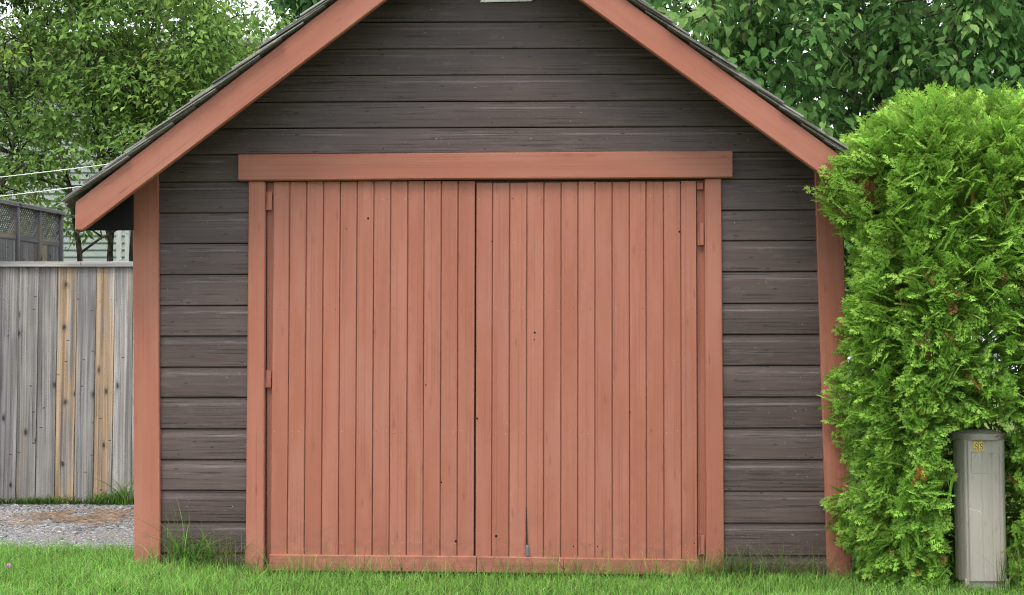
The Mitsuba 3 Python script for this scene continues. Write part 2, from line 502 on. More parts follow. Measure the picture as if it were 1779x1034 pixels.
def grass_cols(rng, n, lo=(0.085, 0.19, 0.03), hi=(0.31, 0.60, 0.13), var=0.32):
    k = rng.normal(1, var, (n, 1))
    y = rng.normal(0, 1, (n, 1))
    a = np.array(lo) * k * (1 + y * np.array([0.10, 0.03, 0.05]))
    b = np.array(hi) * k * (1 + y * np.array([0.13, 0.03, 0.05]))
    dead = rng.random((n, 1)) < 0.07
    b = np.where(dead, np.array([0.36, 0.30, 0.16]), b)
    return np.clip(a, 0.01, 0.8), np.clip(b, 0.01, 0.8)


# the mown lawn
n = 95000
gx = rng.uniform(-3.4, 3.4, n)
gy = rng.uniform(-1.75, 1.05, n)
edge = 0.72 + 0.22 * (meshkit.noise(np.stack([gx * 3, gx * 0, gx * 0], -1)) - 0.5) + rng.normal(0, 0.08, n)
front = -0.055 + 0.03 * rng.normal(0, 1, n)
ok = np.where(gx < -1.96, gy < edge, np.where(gx < 1.75, gy < np.minimum(front, -0.045), gy < 0.5))
ok &= (gy < 0.1) | (gx < -1.96) | (rng.random(n) < 0.5)
gx, gy = gx[ok], gy[ok]
n = len(gx)
dens = meshkit.noise(np.stack([gx * 5, gy * 5, gx * 0 + 4], -1))
wild = (rng.random(n) < .16) & (gy > -.22) & (gx > -2.0)
h = (0.045 + 0.035 * dens + 0.016 * rng.normal(0, 1, n)).clip(0.02, 0.13)
h = np.where(wild, rng.uniform(.07, .20, n), h)
h *= 1.0 - 0.16 * np.clip(gx / 1.8, -1.3, 1)
lo, hi = grass_cols(rng, n)
tint = meshkit.fbm(np.stack([gx * 2.2, gy * 2.2, gx * 0 + 9], -1), 2)[:, None]
hi = hi * (0.84 + 0.32 * tint)
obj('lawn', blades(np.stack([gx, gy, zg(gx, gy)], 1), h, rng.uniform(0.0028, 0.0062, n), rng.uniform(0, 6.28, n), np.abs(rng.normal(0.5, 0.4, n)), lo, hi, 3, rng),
    'grass_leaf', kind='stuff', label='short bright green lawn along the foot of the garage', cat='grass')


def tuft(label, cx, cy, z, n, h0, h1, spread, group=None, lean=0.5, w=0.004, lo=(0.08, 0.18, 0.03), hi=(0.20, 0.38, 0.08), cat='grass', yspread=None, name='grass_tuft'):
    r = np.random.default_rng(int(abs(cx * 1000) + abs(cy * 100) + n))
    yspread = spread * 0.25 if yspread is None else yspread
    z = z + float(zg(cx, cy)) if cy < .5 else z
    b = np.stack([cx + r.normal(0, spread, n).clip(-1.5 * spread, 1.5 * spread), cy - np.abs(r.normal(0, yspread, n)), np.full(n, z)], 1)
    a, c = grass_cols(r, n, lo, hi)
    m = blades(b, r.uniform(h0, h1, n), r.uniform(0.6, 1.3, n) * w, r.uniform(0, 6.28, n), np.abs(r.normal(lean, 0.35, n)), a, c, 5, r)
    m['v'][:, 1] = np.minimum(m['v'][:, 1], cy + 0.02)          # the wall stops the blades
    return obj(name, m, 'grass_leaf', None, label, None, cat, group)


G = 'grass tufts along the foot of the garage'
tuft('tallest tuft of coarse green blades beside the left corner board', P(316, 985, -.05)[0], -0.07, 0, 44, 0.16, 0.42, 0.045, G, 0.45, 0.009)
tuft('broad leaning tuft of grass below the lowest dark boards, left of the door', P(345, 985, -.05)[0], -0.06, 0, 50, 0.12, 0.32, 0.05, G, 0.9, 0.009)
tuft('thin olive tuft of grass close to the left door jamb', P(385, 985, -.05)[0], -0.06, 0, 130, 0.08, 0.26, 0.07, G, 0.6, 0.004, (0.10, 0.13, 0.04), (0.24, 0.27, 0.10))
tuft('sparse yellowing tuft at the foot of the left corner board', P(262, 985, -.05)[0], -0.07, 0, 26, 0.06, 0.18, 0.05, G, 0.7, 0.003, (0.16, 0.17, 0.05), (0.30, 0.30, 0.11))
tuft('wide green tuft at the foot of the right door jamb', P(1235, 990, -.08)[0], -0.09, 0, 200, 0.06, 0.19, 0.085, G, 0.6, 0.0045)
tuft('tuft of thin seeding grass below the dark boards right of the door', P(1305, 990, -.05)[0], -0.07, 0, 330, 0.07, 0.26, 0.10, G, 0.6, 0.0042, (0.07, 0.12, 0.03), (0.2, 0.26, 0.1))
tuft('low dry tuft beside the right corner board', P(1395, 995, -.05)[0], -0.07, 0, 220, 0.06, 0.22, 0.075, G, 0.7, 0.0042, (0.09, 0.12, 0.04), (0.24, 0.26, 0.12))
tuft('loose tuft at the foot of the garage door, left leaf', P(600, 990, -.05)[0], -0.08, 0, 110, 0.06, 0.20, 0.2, G, 0.6, 0.004)
tuft('loose tuft at the foot of the garage door, right leaf', P(1010, 995, -.05)[0], -0.08, 0, 190, 0.06, 0.20, 0.26, G, 0.6, 0.004)
tuft('rank green tuft beside the grey pedestal, on its right', P(1765, 1000, -.6)[0], -0.55, 0, 60, 0.1, 0.34, 0.05, 'grass tufts around the grey pedestal', 0.5, 0.005, yspread=.06)
tuft('rank green tuft in front of the cedar hedge left of the grey pedestal', P(1560, 1010, -.7)[0], -0.78, 0, 120, 0.05, 0.15, 0.16, 'grass tufts around the grey pedestal', 0.6, 0.005, yspread=.06)
tuft('short tuft in front of the grey pedestal', P(1705, 1020, -.75)[0], -0.80, 0, 60, 0.05, 0.14, 0.08, 'grass tufts around the grey pedestal', 0.6, 0.003, yspread=.04)
tuft('long arching grass tuft at the right end of the board fence', P(216, 876, 4.85)[0], 4.86, 0.02, 60, 0.18, 0.38, 0.05, 'weeds along the board fence', 1.0, 0.010, yspread=.05)
tuft('bushy low weed under the board fence, next to the long arching tuft', P(182, 878, 4.85)[0], 4.88, 0.02, 130, 0.05, 0.15, 0.07, 'weeds along the board fence', 0.8, 0.014, (0.06, 0.14, 0.02), (0.16, 0.34, 0.06), 'weed', .05, 'weed')
for k, px in enumerate((20, 60, 95, 135)):
    tuft(('leftmost', 'second', 'third', 'fourth')[k] + ' patch of low weeds from the left under the grey board fence', P(px, 878, 4.85)[0], 4.9, 0.02, 80, 0.03, 0.10, 0.10,
         'weeds along the board fence', 0.9, 0.012, (0.06, 0.12, 0.02), (0.15, 0.28, 0.06), 'weed', .05, 'weed')

# the pink clover
cl = thing('clover_flower', 'single pink clover flower standing in the lawn', 'flower')
cp = P(15, 984, -0.75)
obj('stem', tube([[cp[0] + .01, cp[1], 0], [cp[0] + .004, cp[1], cp[2] * .6], [cp[0], cp[1], cp[2]]], .0016), 'leaf_green' if False else 'grass_solid', cl)
scene['grass_solid'] = principled((0.10, 0.20, 0.04), 0.7, 0.2)
r = np.random.default_rng(5)
d = unit(r.normal(0, 1, (70, 3)) + [0, 0, .35])
tvp = np.array([[0, -.18, 0], [0, .18, 0], [1, 0.08, 0], [1, -.08, 0.0], [.6, 0, .16]])
tfp = np.array([[0, 1, 4], [1, 2, 4], [2, 3, 4], [3, 0, 4]])
yy = unit(np.cross(d, [0.3, 0.5, 0.9]))
obj('blossom', scatter(tvp, tfp, np.tile(cp, (70, 1)), d, yy, np.cross(d, yy), 0.0145), 'clover_pink', cl)
for a in (0.4, 2.4, 4.5):
    pl = np.array([[0, 0, 0], [.012, -.010, .003], [.024, 0, 0], [.012, .010, .003]])
    R = np.array([[math.cos(a), -math.sin(a), 0], [math.sin(a), math.cos(a), 0], [0, 0, 1]])
    obj('leaf', ((pl @ R.T) + [cp[0] + .008, cp[1], cp[2] * .72], [[0, 1, 2], [0, 2, 3]]), 'grass_solid', cl)

# ----------------------------------------------------------------------------- garage
g = thing('garage', 'old wooden garage with dark brown board siding, terracotta red trim and double doors', 'garage')
YR = -0.40                                   # rake boards hang this far in front of the wall
L0, APEX, R1 = P(131, 351, YR), P(829, -187, YR), P(1527, 318, YR)
WL, WR = P(232, 500, 0)[0], P(1462, 500, 0)[0]
GLEN = 6.0


def under_roof(x):
    if x < APEX[0]:
        return L0[2] + (x - L0[0]) / (APEX[0] - L0[0]) * (APEX[2] - L0[2])
    return R1[2] + (x - R1[0]) / (APEX[0] - R1[0]) * (APEX[2] - R1[2])


def x_at(z, left):
    e = L0 if left else R1
    return e[0] + (z - e[2]) / (APEX[2] - e[2]) * (APEX[0] - e[0])


# walls behind the boards
zl, zr = under_roof(WL) - .01, under_roof(WR) - .01
outline = [(WL + .02, .03, 0.02), (WR - .02, .03, 0.02), (WR - .02, .03, zr - .03), (APEX[0], .03, APEX[2] - .04), (WL + .02, .03, zl - .03)]
obj('wall', prism(outline, NF, 0.06, .001, along=(1, 0, 0)), 'brown_paint', g)
obj('side_wall', box(WL, WL + .05, .05, GLEN, 0.02, zl, .002, 'y'), 'brown_paint', g)
obj('side_wall', box(WR - .05, WR, .05, GLEN, 0.02, zr, .002, 'y'), 'brown_paint', g)
bk = [(x, GLEN, z) for x, _, z in outline]
obj('rear_wall', prism(bk, NF, .06, .001, along=(1, 0, 0)), 'brown_paint', g)

ROWS = [(-190, -192), (-144, -146), (-98, -100), (-52, -54), (-6, -8), (40.5, 38), (87, 83.5), (133, 129), (179, 175), (224.6, 220.6), (270, 265), (317, 312), (371, 366), (424, 419), (478, 473), (532, 528), (585, 582), (639, 636),
        (692, 690.7), (746, 744.8), (800, 800), (853, 854.5), (908, 910), (962, 966.6), (1004, 1006)]


def rowz(k, x):
    """height of the joint above row k at wall position x"""
    px = x * 338 + 889.5
    a, b = ROWS[k]
    return CAM_Z + (HORIZON - (a + (b - a) * (px - 355) / 980)) / 338


def dot(c, rr, hh, sides=7):
    a = np.arange(sides) * 2 * np.pi / sides
    ring = np.stack([c[0] + rr * np.cos(a), np.full(sides, c[1]), c[2] + rr * np.sin(a)], 1)
    mid = np.stack([c[0] + .6 * rr * np.cos(a), np.full(sides, c[1] - hh * .8), c[2] + .6 * rr * np.sin(a)], 1)
    v = np.vstack([ring, mid, [[c[0], c[1] - hh, c[2]]]])
    f = []
    for i in range(sides):
        j = (i + 1) % sides
        f += [[i, j, sides + j], [i, sides + j, sides + i], [sides + i, sides + j, 2 * sides]]
    return {'v': v, 'f': np.array(f), 'uv': np.stack([v[:, 0], v[:, 2] % 1 + 10], 1)}


def siding(k, x0, x1, slope=False):
    BID[0] += 1
    bid = BID[0] % 90
    n = max(2, int((x1 - x0) / 0.22) + 1)
    xs = np.linspace(x0, x1, n)
    rows = []
    r = np.random.default_rng(k * 17 + int(x0 * 10) + 50)
    proud = r.uniform(-.0015, .0015)
    lift = r.uniform(-.001, .001)
    arc = None
    deep = 0.0062 if k > 10 else 0.004
    for x in xs:
        zt, zb = rowz(k, x), rowz(k + 1, x)
        zb += 0.0012 * (meshkit.noise(np.array([[x * 5, k * 3.3, 0.5]]))[0] - .5) * 2 + lift + .0008
        h = zt - zb
        o = proud + 0.0016 * (meshkit.noise(np.array([[x * 2, k * 5.1, 3.5]]))[0] - .5)
        prof = [(-.024, 0), (-deep, 0), (-deep * .9, .012), (-deep * .55, .026), (-deep * .12, .037), (0, .043), (.0025, h * .62), (.003, h - .0065), (.0005, h - .0028), (-.024, h - .0028)]
        pts = [(x, -(o + a), zt - b) for a, b in prof]
        if slope:
            f = (x - x0) / (x1 - x0)
            e = [(x0 if slope == 'right' else max(x_at(z_ + .012, True), XL0), x1 if slope == 'left' else min(x_at(z_ + .012, False), XR1)) for _, _, z_ in pts]
            pts = [(l_ + (r_ - l_) * f, y_, z_) for (l_, r_), (_, y_, z_) in zip(e, pts)]
        rows.append(pts)
        if arc is None:
            q = np.array(prof)
            arc = np.concatenate([[0], np.cumsum(np.linalg.norm(np.diff(np.vstack([q, q[:1]]), axis=0), axis=1))]) - .011
    return loft(rows, xs + (bid * .37) % 3 + 3, arc + 10 * bid)


XL0, XR1 = P(276, 500, 0)[0] - .012, P(1436, 500, 0)[0] + .02
DL, DR = P(430, 500, 0)[0] + .03, P(1255, 500, 0)[0] - .03
for k in range(len(ROWS) - 1):
    if k < 10:
        zt = rowz(k, 0)
        if zt > APEX[2] - .09:
            continue
        a, b = max(x_at(zt + .015, True), XL0), min(x_at(zt + .015, False), XR1)
        if b - a > .1:
            obj('siding_board', siding(k, a, b, True), 'brown_paint', g)
    else:
        zt = rowz(k, 0) + .015
        obj('siding_board', siding(k, XL0, DL, 'left'), 'brown_paint', g)
        obj('siding_board', siding(k, DR, XR1, 'right'), 'brown_paint', g)

r = np.random.default_rng(77)
sn = []
for k in range(3, len(ROWS) - 2):
    for x in ((-1.72, -1.40, 1.14, 1.55) if k > 9 else (-1.3, -.7, -.1, .5, 1.05)):
        x += r.normal(0, .03)
        z = rowz(k + 1, x) + r.uniform(.022, .03)
        if r.random() < .75 and x_at(z + .1, True) < x < x_at(z + .1, False):
            q = dot((x, -.0035, z), .004, .0012, 6)
            sn.append(q)
obj('siding_nails', join(sn), 'rust', g, kind='stuff')

# corner boards
yc = -0.026


def wallp(px, py, y):
    p = P(px, py, 0)
    return np.array([p[0], y, p[2]])


obj('corner_board', plank(wallp(235, 992, yc), wallp(280, 992, yc), [WL, yc, under_roof(WL) - .008], [wallp(276, 0, 0)[0], yc, under_roof(wallp(276, 0, 0)[0]) - .008], NF, .05, .004, 10, .0012, .001), 'red_paint', g)
xr0 = wallp(1414, 0, 0)[0]
obj('corner_board', plank(wallp(1437, 1010, yc), wallp(1479, 1010, yc), [xr0, yc, under_roof(xr0) - .008], [WR, yc, under_roof(WR) - .008], NF, .05, .004, 10, .0012, .001), 'red_paint', g)

# door frame
obj('lintel', plank(wallp(417, 315.5, -.055), wallp(417, 270.5, -.055), wallp(1270, 310.5, -.055), wallp(1270, 264.5, -.055), NF, .075, .005, 16, .0012, .0006), 'red_paint', g)
obj('jamb', plank(wallp(428, 994, -.028), wallp(459.5, 994, -.028), wallp(433.5, 316.5, -.028), wallp(462, 316.5, -.028), NF, .05, .004, 10, .0012, .0006), 'red_paint', g)
obj('jamb', plank(wallp(1226, 998, -.028), wallp(1257.5, 998, -.028), wallp(1223.5, 312, -.028), wallp(1252, 311.5, -.028), NF, .05, .004, 10, .0012, .0006), 'red_paint', g)
obj('door_stop', plank(wallp(462.3, 994, .020), wallp(472, 994, .020), wallp(463.3, 317, .020), wallp(476, 317, .020), NF, .009, .001), 'red_paint', g)
obj('door_stop', plank(wallp(1213.2, 998, .020), wallp(1228, 998, .020), wallp(1211.2, 313, .020), wallp(1225, 313, .020), NF, .009, .001), 'red_paint', g)


def leaf_door(name_label, top_px, bot_px, ytop, ybot, rail, seed, yface):
    d = holder('door', g, name_label)
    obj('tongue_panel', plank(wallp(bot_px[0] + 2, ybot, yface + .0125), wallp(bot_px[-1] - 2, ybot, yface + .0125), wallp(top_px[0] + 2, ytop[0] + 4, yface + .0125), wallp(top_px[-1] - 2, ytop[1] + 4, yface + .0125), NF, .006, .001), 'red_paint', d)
    r = np.random.default_rng(seed)
    nails, chips, holes = [], [], []
    m = len(top_px) - 1
    gapt = r.uniform(1.2, 1.9, m + 1)
    for i in range(m):
        yf = yface + r.uniform(-.0018, .0018)
        gl, gr = gapt[i] / 2, gapt[i + 1] / 2
        yt = ytop[0] + (ytop[1] - ytop[0]) * i / m + r.uniform(-.6, .6)
        yb = ybot
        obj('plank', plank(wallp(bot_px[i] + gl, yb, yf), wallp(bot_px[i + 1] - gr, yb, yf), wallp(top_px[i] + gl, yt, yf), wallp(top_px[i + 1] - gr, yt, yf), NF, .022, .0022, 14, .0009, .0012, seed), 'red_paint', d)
        for row in (343, 536, 750, 944):
            for q in (.22, .78):
                s = (row - ytop[0]) / (ybot - ytop[0])
                xa = top_px[i] + (bot_px[i] - top_px[i]) * s
                wpx = (top_px[i + 1] - top_px[i])
                c = wallp(xa + wpx * (q + r.normal(0, .05)), row + r.normal(0, 2.2), yf + .0004)
                u = r.random()
                (nails if u < .6 else chips if u < .74 else holes if u < .84 else nails).append(dot(c, .0048 if u < .6 else .0030, .0022 if u < .6 else .0010))
    # rail across the foot of the leaf
    (xa, ya0, ya1), (xb, yb0, yb1) = rail
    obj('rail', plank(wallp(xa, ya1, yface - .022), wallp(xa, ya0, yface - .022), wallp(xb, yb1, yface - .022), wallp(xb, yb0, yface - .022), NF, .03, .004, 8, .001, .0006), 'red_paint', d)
    return d, nails, chips, holes


LT = [475.3, 504.3, 533.4, 562.8, 591.8, 621.2, 650.2, 679.2, 709, 737.3, 767, 796, 825.8]
LB = [470 + (824.2 - 470) * (x - 475.3) / (825.8 - 475.3) for x in LT]
RT = [827.2, 856, 885.8, 915.6, 945, 974.7, 1004, 1033.5, 1063.3, 1093, 1122, 1152.2, 1182, 1210]
RB = [825.6 + (1212 - 825.6) * (x - 827.9) / (1210 - 827.9) for x in RT]
# a gap that opens towards the foot between the two leaves
LB[-1] -= .5
RB[0] += .5
YD = -.012
dl, n1, c1, h1 = leaf_door('left door leaf, twelve upright red boards flush under the lintel', LT, LB, (316.3, 315.2), 966, ((470, 962.5, 991), (827.4, 965.5, 993.5)), 3, YD)
dr_, n2, c2, h2 = leaf_door('right door leaf, thirteen upright red boards hung a little below the lintel', RT, RB, (318.3, 315.3), 971, ((828.6, 966, 994), (1213, 971.5, 999)), 4, YD)


def spot(px, py, rr=.005):
    return dot(wallp(px, py, YD - .0022), rr, .0004, 6)


for px, py, q in ((640, 380, .006), (740, 669, .004), (767, 838, .005), (792, 940, .007), (650, 576, .003), (602, 398, .003)):
    h1.append(spot(px, py, q))
for px, py, q in ((929, 578, .006), (1180, 403, .006), (829, 727, .006), (855, 420, .004), (1094, 716, .004), (1122, 690, .003), (862, 931, .007), (996, 949, .004), (1038, 949, .004), (928, 590, .003)):
    h2.append(spot(px, py, q))
for px, py in ((664, 347), (508, 750), (520, 750), (626, 853), (818, 345)):
    c1.append(spot(px, py, .0026))
for px, py in ((892, 422), (833, 348), (880, 735), (884, 740), (1117, 439), (1170, 626), (862, 751), (878, 754), (1128, 836), (1080, 936)):
    c2.append(spot(px, py, .0026))
for d, nn, cc, hh in ((dl, n1, c1, h1), (dr_, n2, c2, h2)):
    obj('nail_heads', join(nn), 'red_paint', d, kind='stuff')
    obj('paint_chips', join(cc), 'chip', d, kind='stuff')
    obj('knot_holes', join(hh), 'dark_wood_and_shade', d, kind='stuff')


def hinge(d, px, y0, y1, lab):
    k = obj('hinge', plank(wallp(px - 5.5, y1, -.006), wallp(px + 5.5, y1, -.006), wallp(px - 5.5, y0, -.006), wallp(px + 5.5, y0, -.006), NF, .008, .0015), 'red_paint', d, lab)
    c = wallp(px - 4.5, y0, -.010)
    obj('pin', tube([wallp(px - 3.5, y1 + .5, -.009), wallp(px - 3.5, y0 - .5, -.009)], .0045, 8), 'red_paint', k)


hinge(g, 467.5, 334, 365, 'painted strap hinge at the top of the left door leaf')
hinge(g, 465.5, 643, 673, 'painted hinge halfway down the left door leaf')
hinge(g, 1217, 388, 426, 'painted hinge near the top of the right door leaf')
hinge(g, 1218.5, 930, 963, 'rusty hinge at the foot of the right door leaf')
hinge(g, 1216, 318, 329, 'short painted block in the gap under the lintel, right side')
# drop bolt on the right leaf
db = obj('drop_bolt', tube([wallp(916.5, 966, YD - .008), wallp(916, 950, YD - .008), wallp(915.6, 946, YD - .008)], [.0085, .0085, .006], 8), 'steel', dr_)
obj('bolt_rod', tube([wallp(915.8, 948, YD - .005), wallp(914.6, 905, YD - .004), wallp(914, 880, YD - .001)], [.0035, .003, .0015], 6), 'black_ink', dr_)

# rake boards
tt = .042


def rake(pts, lab):
    poly = [P(px, py, YR) for px, py in pts]
    return obj('rake_board', prism(poly, NF, tt, .004, along=poly[0] - poly[1] if False else poly[1] - poly[0]), 'red_paint', g, lab)


rake([(131, 351), (829, -187), (829, -122), (143.5, 400), (130, 399.5)], None)
rake([(829.8, -187), (1527, 318), (1527, 367), (1516, 367), (829.8, -130)], None)
# panels that close the ends of the eaves behind the rake boards; their near-black colour paints in the eave shade
obj('eave_panel', prism([P(133, 400, -.24), P(231, 400, -.24), P(231, 305, -.24), P(133, 376, -.24)], NF, .02, .002), 'dark_wood_and_shade', g)
obj('eave_panel', prism([P(1455, 372, -.24), P(1530, 372, -.24), P(1530, 340, -.24), P(1455, 290, -.24)], NF, .02, .002), 'dark_wood_and_shade', g)

# roof: deck boards and weathered cedar shingles
roof = holder('roof', g, 'steep gable roof of weathered grey cedar shingles')
for e, nm in ((L0, 'left'), (R1, 'right')):
    up = unit(APEX - e)
    nrm = np.array([-up[2], 0, up[0]]) if e is L0 else np.array([up[2], 0, -up[0]])
    Lr = np.linalg.norm(APEX - e)
    a = e + nrm * .012
    y0, y1 = YR + .05, GLEN + .3
    deck = plank(a + [0, y0 - YR, 0], a + up * Lr + [0, y0 - YR, 0], a + [0, y1 - YR, 0], a + up * Lr + [0, y1 - YR, 0], nrm, .012, .002)
    obj('deck', deck, 'dark_wood_and_shade', roof)
    r = np.random.default_rng(21 if e is L0 else 22)
    rest = []
    k, s = 0, -0.055
    while s < Lr - .05:
        y = YR - .012 - r.uniform(0.0, .034)
        i = 0
        while y < y1:
            w = r.uniform(.09, .20)
            ds, lift = r.uniform(-.018, .018), r.uniform(-.002, .004)
            tb, tp = r.uniform(.008, .012), .004
            s0, s1 = s + ds, min(s + .40, Lr + .03)
            b0 = e + up * s0 + nrm * (.047 + lift)
            b1 = e + up * s1 + nrm * (.047 - .033 * (s1 - s0) / .4)
            yy0, yy1 = y, min(y + w - .003, y1)
            tilt = r.uniform(-.002, .002)
            BID[0] += 1
            bid = BID[0] % 90

            def cs(p, yv, th, dn=0.0):
                q = p + nrm * dn
                return [np.array([q[0], yv, q[2]]) + nrm * 0, np.array([q[0], yv, q[2]]) + nrm * -th]
            t0, t1 = cs(b0, yy0, tb), cs(b0, yy1, tb, tilt)
            u0, u1 = cs(b1, yy0, tp), cs(b1, yy1, tp, tilt)
            mesh = loft([[t0[0], t1[0], t1[1], t0[1]], [u0[0], u1[0], u1[1], u0[1]]], [0, .4], np.array([0, w, w + .02, 2 * w + .02, 2 * w + .04]) + 10 * bid)
            if i < 3:
                obj('shingle', mesh, 'shingle_wood', roof)
            else:
                rest.append(mesh)
            y += w
            i += 1
        s += .135
        k += 1
    obj('shingle_field', join(rest), 'shingle_wood', roof, kind='stuff')
# ridge boards
for sgn in (-1, 1):
    e = L0 if sgn < 0 else R1
    up = unit(APEX - e)
    nrm = np.array([-up[2], 0, up[0]]) if sgn < 0 else np.array([up[2], 0, -up[0]])
    a = APEX + nrm * .078 - up * .14
    b = APEX + nrm * .078 + up * (.0 if sgn < 0 else .02)
    obj('ridge_board', plank(a + [0, -.03, 0], b + [0, -.03, 0], a + [0, GLEN + .55, 0], b + [0, GLEN + .55, 0], nrm, .018), 'shingle_wood', roof)

# the white plate in the gable
s = thing('wall_sign', 'blank white plate fixed to the brown boards high in the gable', 'sign')
obj('plate', prism([wallp(835, 5, -.014), wallp(924, 3, -.014), wallp(926, 0, -.014), wallp(926, -44, -.014), wallp(835, -44, -.014)], NF, .004, .0008), 'sign_white', s)
for px, py in ((841, 1), (921, -1), (841, -40), (921, -40)):
    obj('screw', dot(wallp(px, py, -.0142), .004, .001), 'steel', s)

# ----------------------------------------------------------------------------- board fence on the left
YF = 4.96
f1 = thing('board_fence', 'weathered grey upright board fence with a flat top rail beside the garage', 'fence')
FT = [-133, -99, -65.5, -32, 1, 34, 68, 101, 134.5, 168, 200, 231.5, 265, 299, 332, 366, 399, 433, 464]
FB = [-140.5, -107, -74, -41, -8, 26.5, 60.5, 94, 127.5, 161, 194, 227.8, 261, 295, 328, 362, 396, 430, 462]
KIND = ['grey', 'grey', 'grey', 'grey', 'grey', 'grey', 'grey', 'tan', 'grey', 'tan', 'grey', 'grey', 'grey', 'grey', 'tan', 'grey', 'grey', 'grey']
rf = np.random.default_rng(8)
for i in range(len(FT) - 1):
    yb = 878 - (i - 4) * 0.5 + rf.uniform(-1.5, 1.5)
    gp = rf.uniform(.5, .95)
    yf = YF + rf.uniform(-.004, .004)
    obj('board', plank(P(FB[i] + gp, yb, yf), P(FB[i + 1] - gp, yb, yf), P(FT[i] + gp * .6, 462, yf), P(FT[i + 1] - gp * .6, 462, yf), NF, .017, .002, 12, .0016, .003, i), KIND[i] + '_wood', f1)
nails = []
for i in range(len(FT) - 1):
    for row in (521, 681, 820):
        for q in (.2, .8):
            s_ = (row - 462) / 416
            c = P((FT[i] + (FB[i] - FT[i]) * s_) + 33.4 * q + rf.normal(0, 1), row + rf.normal(0, 1), YF - .006)
            nails.append(dot(c, .0045, .002, 6))
obj('nail_heads', join(nails), 'steel', f1, kind='stuff')
a, b = P(-140, 463.5, YF - .04), P(462, 454.5, YF - .04)
obj('top_rail', plank([a[0], a[1], a[2]], [a[0], a[1], b[2]], [b[0], b[1], a[2]], [b[0], b[1], b[2]], NF, .10, .003, 8, .001, .001), 'pale_wood', f1)
# undergrowth on the far side, seen through the gaps
n_ = 5200
up_ = np.stack([rf.uniform(-4.9, -1.9, n_), rf.uniform(YF + .22, YF + .75, n_), 1.75 * rf.uniform(0, 1, n_) ** 1.2], 1)
ux_ = unit(rf.normal(0, 1, (n_, 3)) + [0, 0, -.4])
uz_ = unit(rf.normal(0, .6, (n_, 3)) + [0, -.3, 1])
uy_ = unit(np.cross(uz_, ux_))
obj('undergrowth', scatter(np.array([[0, 0, 0], [.45, .3, .04], [.45, -.3, .04], [1, 0, -.1]]), np.array([[0, 2, 1], [1, 2, 3]]), up_, ux_, uy_, np.cross(ux_, uy_), rf.uniform(.06, .13, n_), np.array([.05, .105, .025]) * rf.uniform(.6, 1.4, (n_, 1))),
    'leaf', kind='stuff', label='green undergrowth glimpsed through the gaps of the board fence', cat='undergrowth')
for z in (0.45, 1.30):
    obj('back_rail', box(a[0], b[0], YF + .02, YF + .058, z, z + .089), 'grey_wood', f1)
for x in (a[0] + .1, b[0] - .2):
    obj('post', box(x, x + .09, YF + .06, YF + .15, 0, 1.8, axis='z'), 'grey_wood', f1)

# ----------------------------------------------------------------------------- lattice-topped fence behind
f2 = thing('lattice_fence', 'taller grey fence with a lattice top behind the board fence', 'fence')
E1 = P(105, 368, 15.0 - CAM_D)          # far end, top
fdir = unit(np.array([(1550 - 889.5) / FPX, 1.0, 0]))
fn_ = np.array([fdir[1], -fdir[0], 0])   # faces the camera side
ztop = E1[2]
zl1, zl0 = ztop - .035, ztop - .255


def fpt(s, z, o=0.0):
    p = E1 - fdir * s
    return np.array([p[0] + fn_[0] * o, p[1] + fn_[1] * o, z])


SP = .385
NPAN = 5
for i in range(NPAN + 1):
    s = i * SP
    obj('post', plank(fpt(s + .020, 0, .02), fpt(s - .020, 0, .02), fpt(s + .020, ztop - .03, .02), fpt(s - .020, ztop - .03, .02), fn_, .06, .003), 'dull_wood', f2)
obj('cap_rail', plank(fpt(NPAN * SP, ztop - .03, .035), fpt(NPAN * SP, ztop + .005, .035), fpt(-.03, ztop - .03, .035), fpt(-.03, ztop + .005, .035), fn_, .09, .003), 'dull_wood', f2)
for i in range(NPAN):
    s0, s1 = (i + 1) * SP - .021, i * SP + .021
    obj('lattice_rail', plank(fpt(s0, zl0 - .05, .005), fpt(s0, zl0, .005), fpt(s1, zl0 - .05, .005), fpt(s1, zl0, .005), fn_, .03, .002), 'dull_wood', f2)
    # crossed slats
    W, H = s0 - s1, zl1 - zl0
    slats = []
    for sg, o in ((1, -.004), (-1, -.011)):
        c = -H
        while c < W:
            # line s = c + sg-run, clipped to the panel
            u0, w0, u1, w1 = c, 0.0, c + H, H
            if u0 < 0:
                w0, u0 = -u0, 0.0
            if u1 > W:
                w1, u1 = H - (u1 - W), W
            if u1 - u0 > .01:
                d = .005
                ss0, ss1 = (s0 - u0, s0 - u1) if sg > 0 else (s1 + u0, s1 + u1)
                slats.append(plank(fpt(ss0, zl0 + w0 - d, o), fpt(ss0, zl0 + w0 + d, o), fpt(ss1, zl0 + w1 - d, o), fpt(ss1, zl0 + w1 + d, o), fn_, .006, .001))
            c += .034
    obj('lattice', join(slats), 'dull_wood', f2, kind='stuff')
    nb = 4
    for j in range(nb):
        q0, q1 = s0 - (s0 - s1) * j / nb, s0 - (s0 - s1) * (j + 1) / nb
        obj('board', plank(fpt(q0 - .002, .05, 0), fpt(q1 + .002, .05, 0), fpt(q0 - .002, zl0 - .052, 0), fpt(q1 + .002, zl0 - .052, 0), fn_, .016, .002, 3, .001), 'dull_wood', f2)

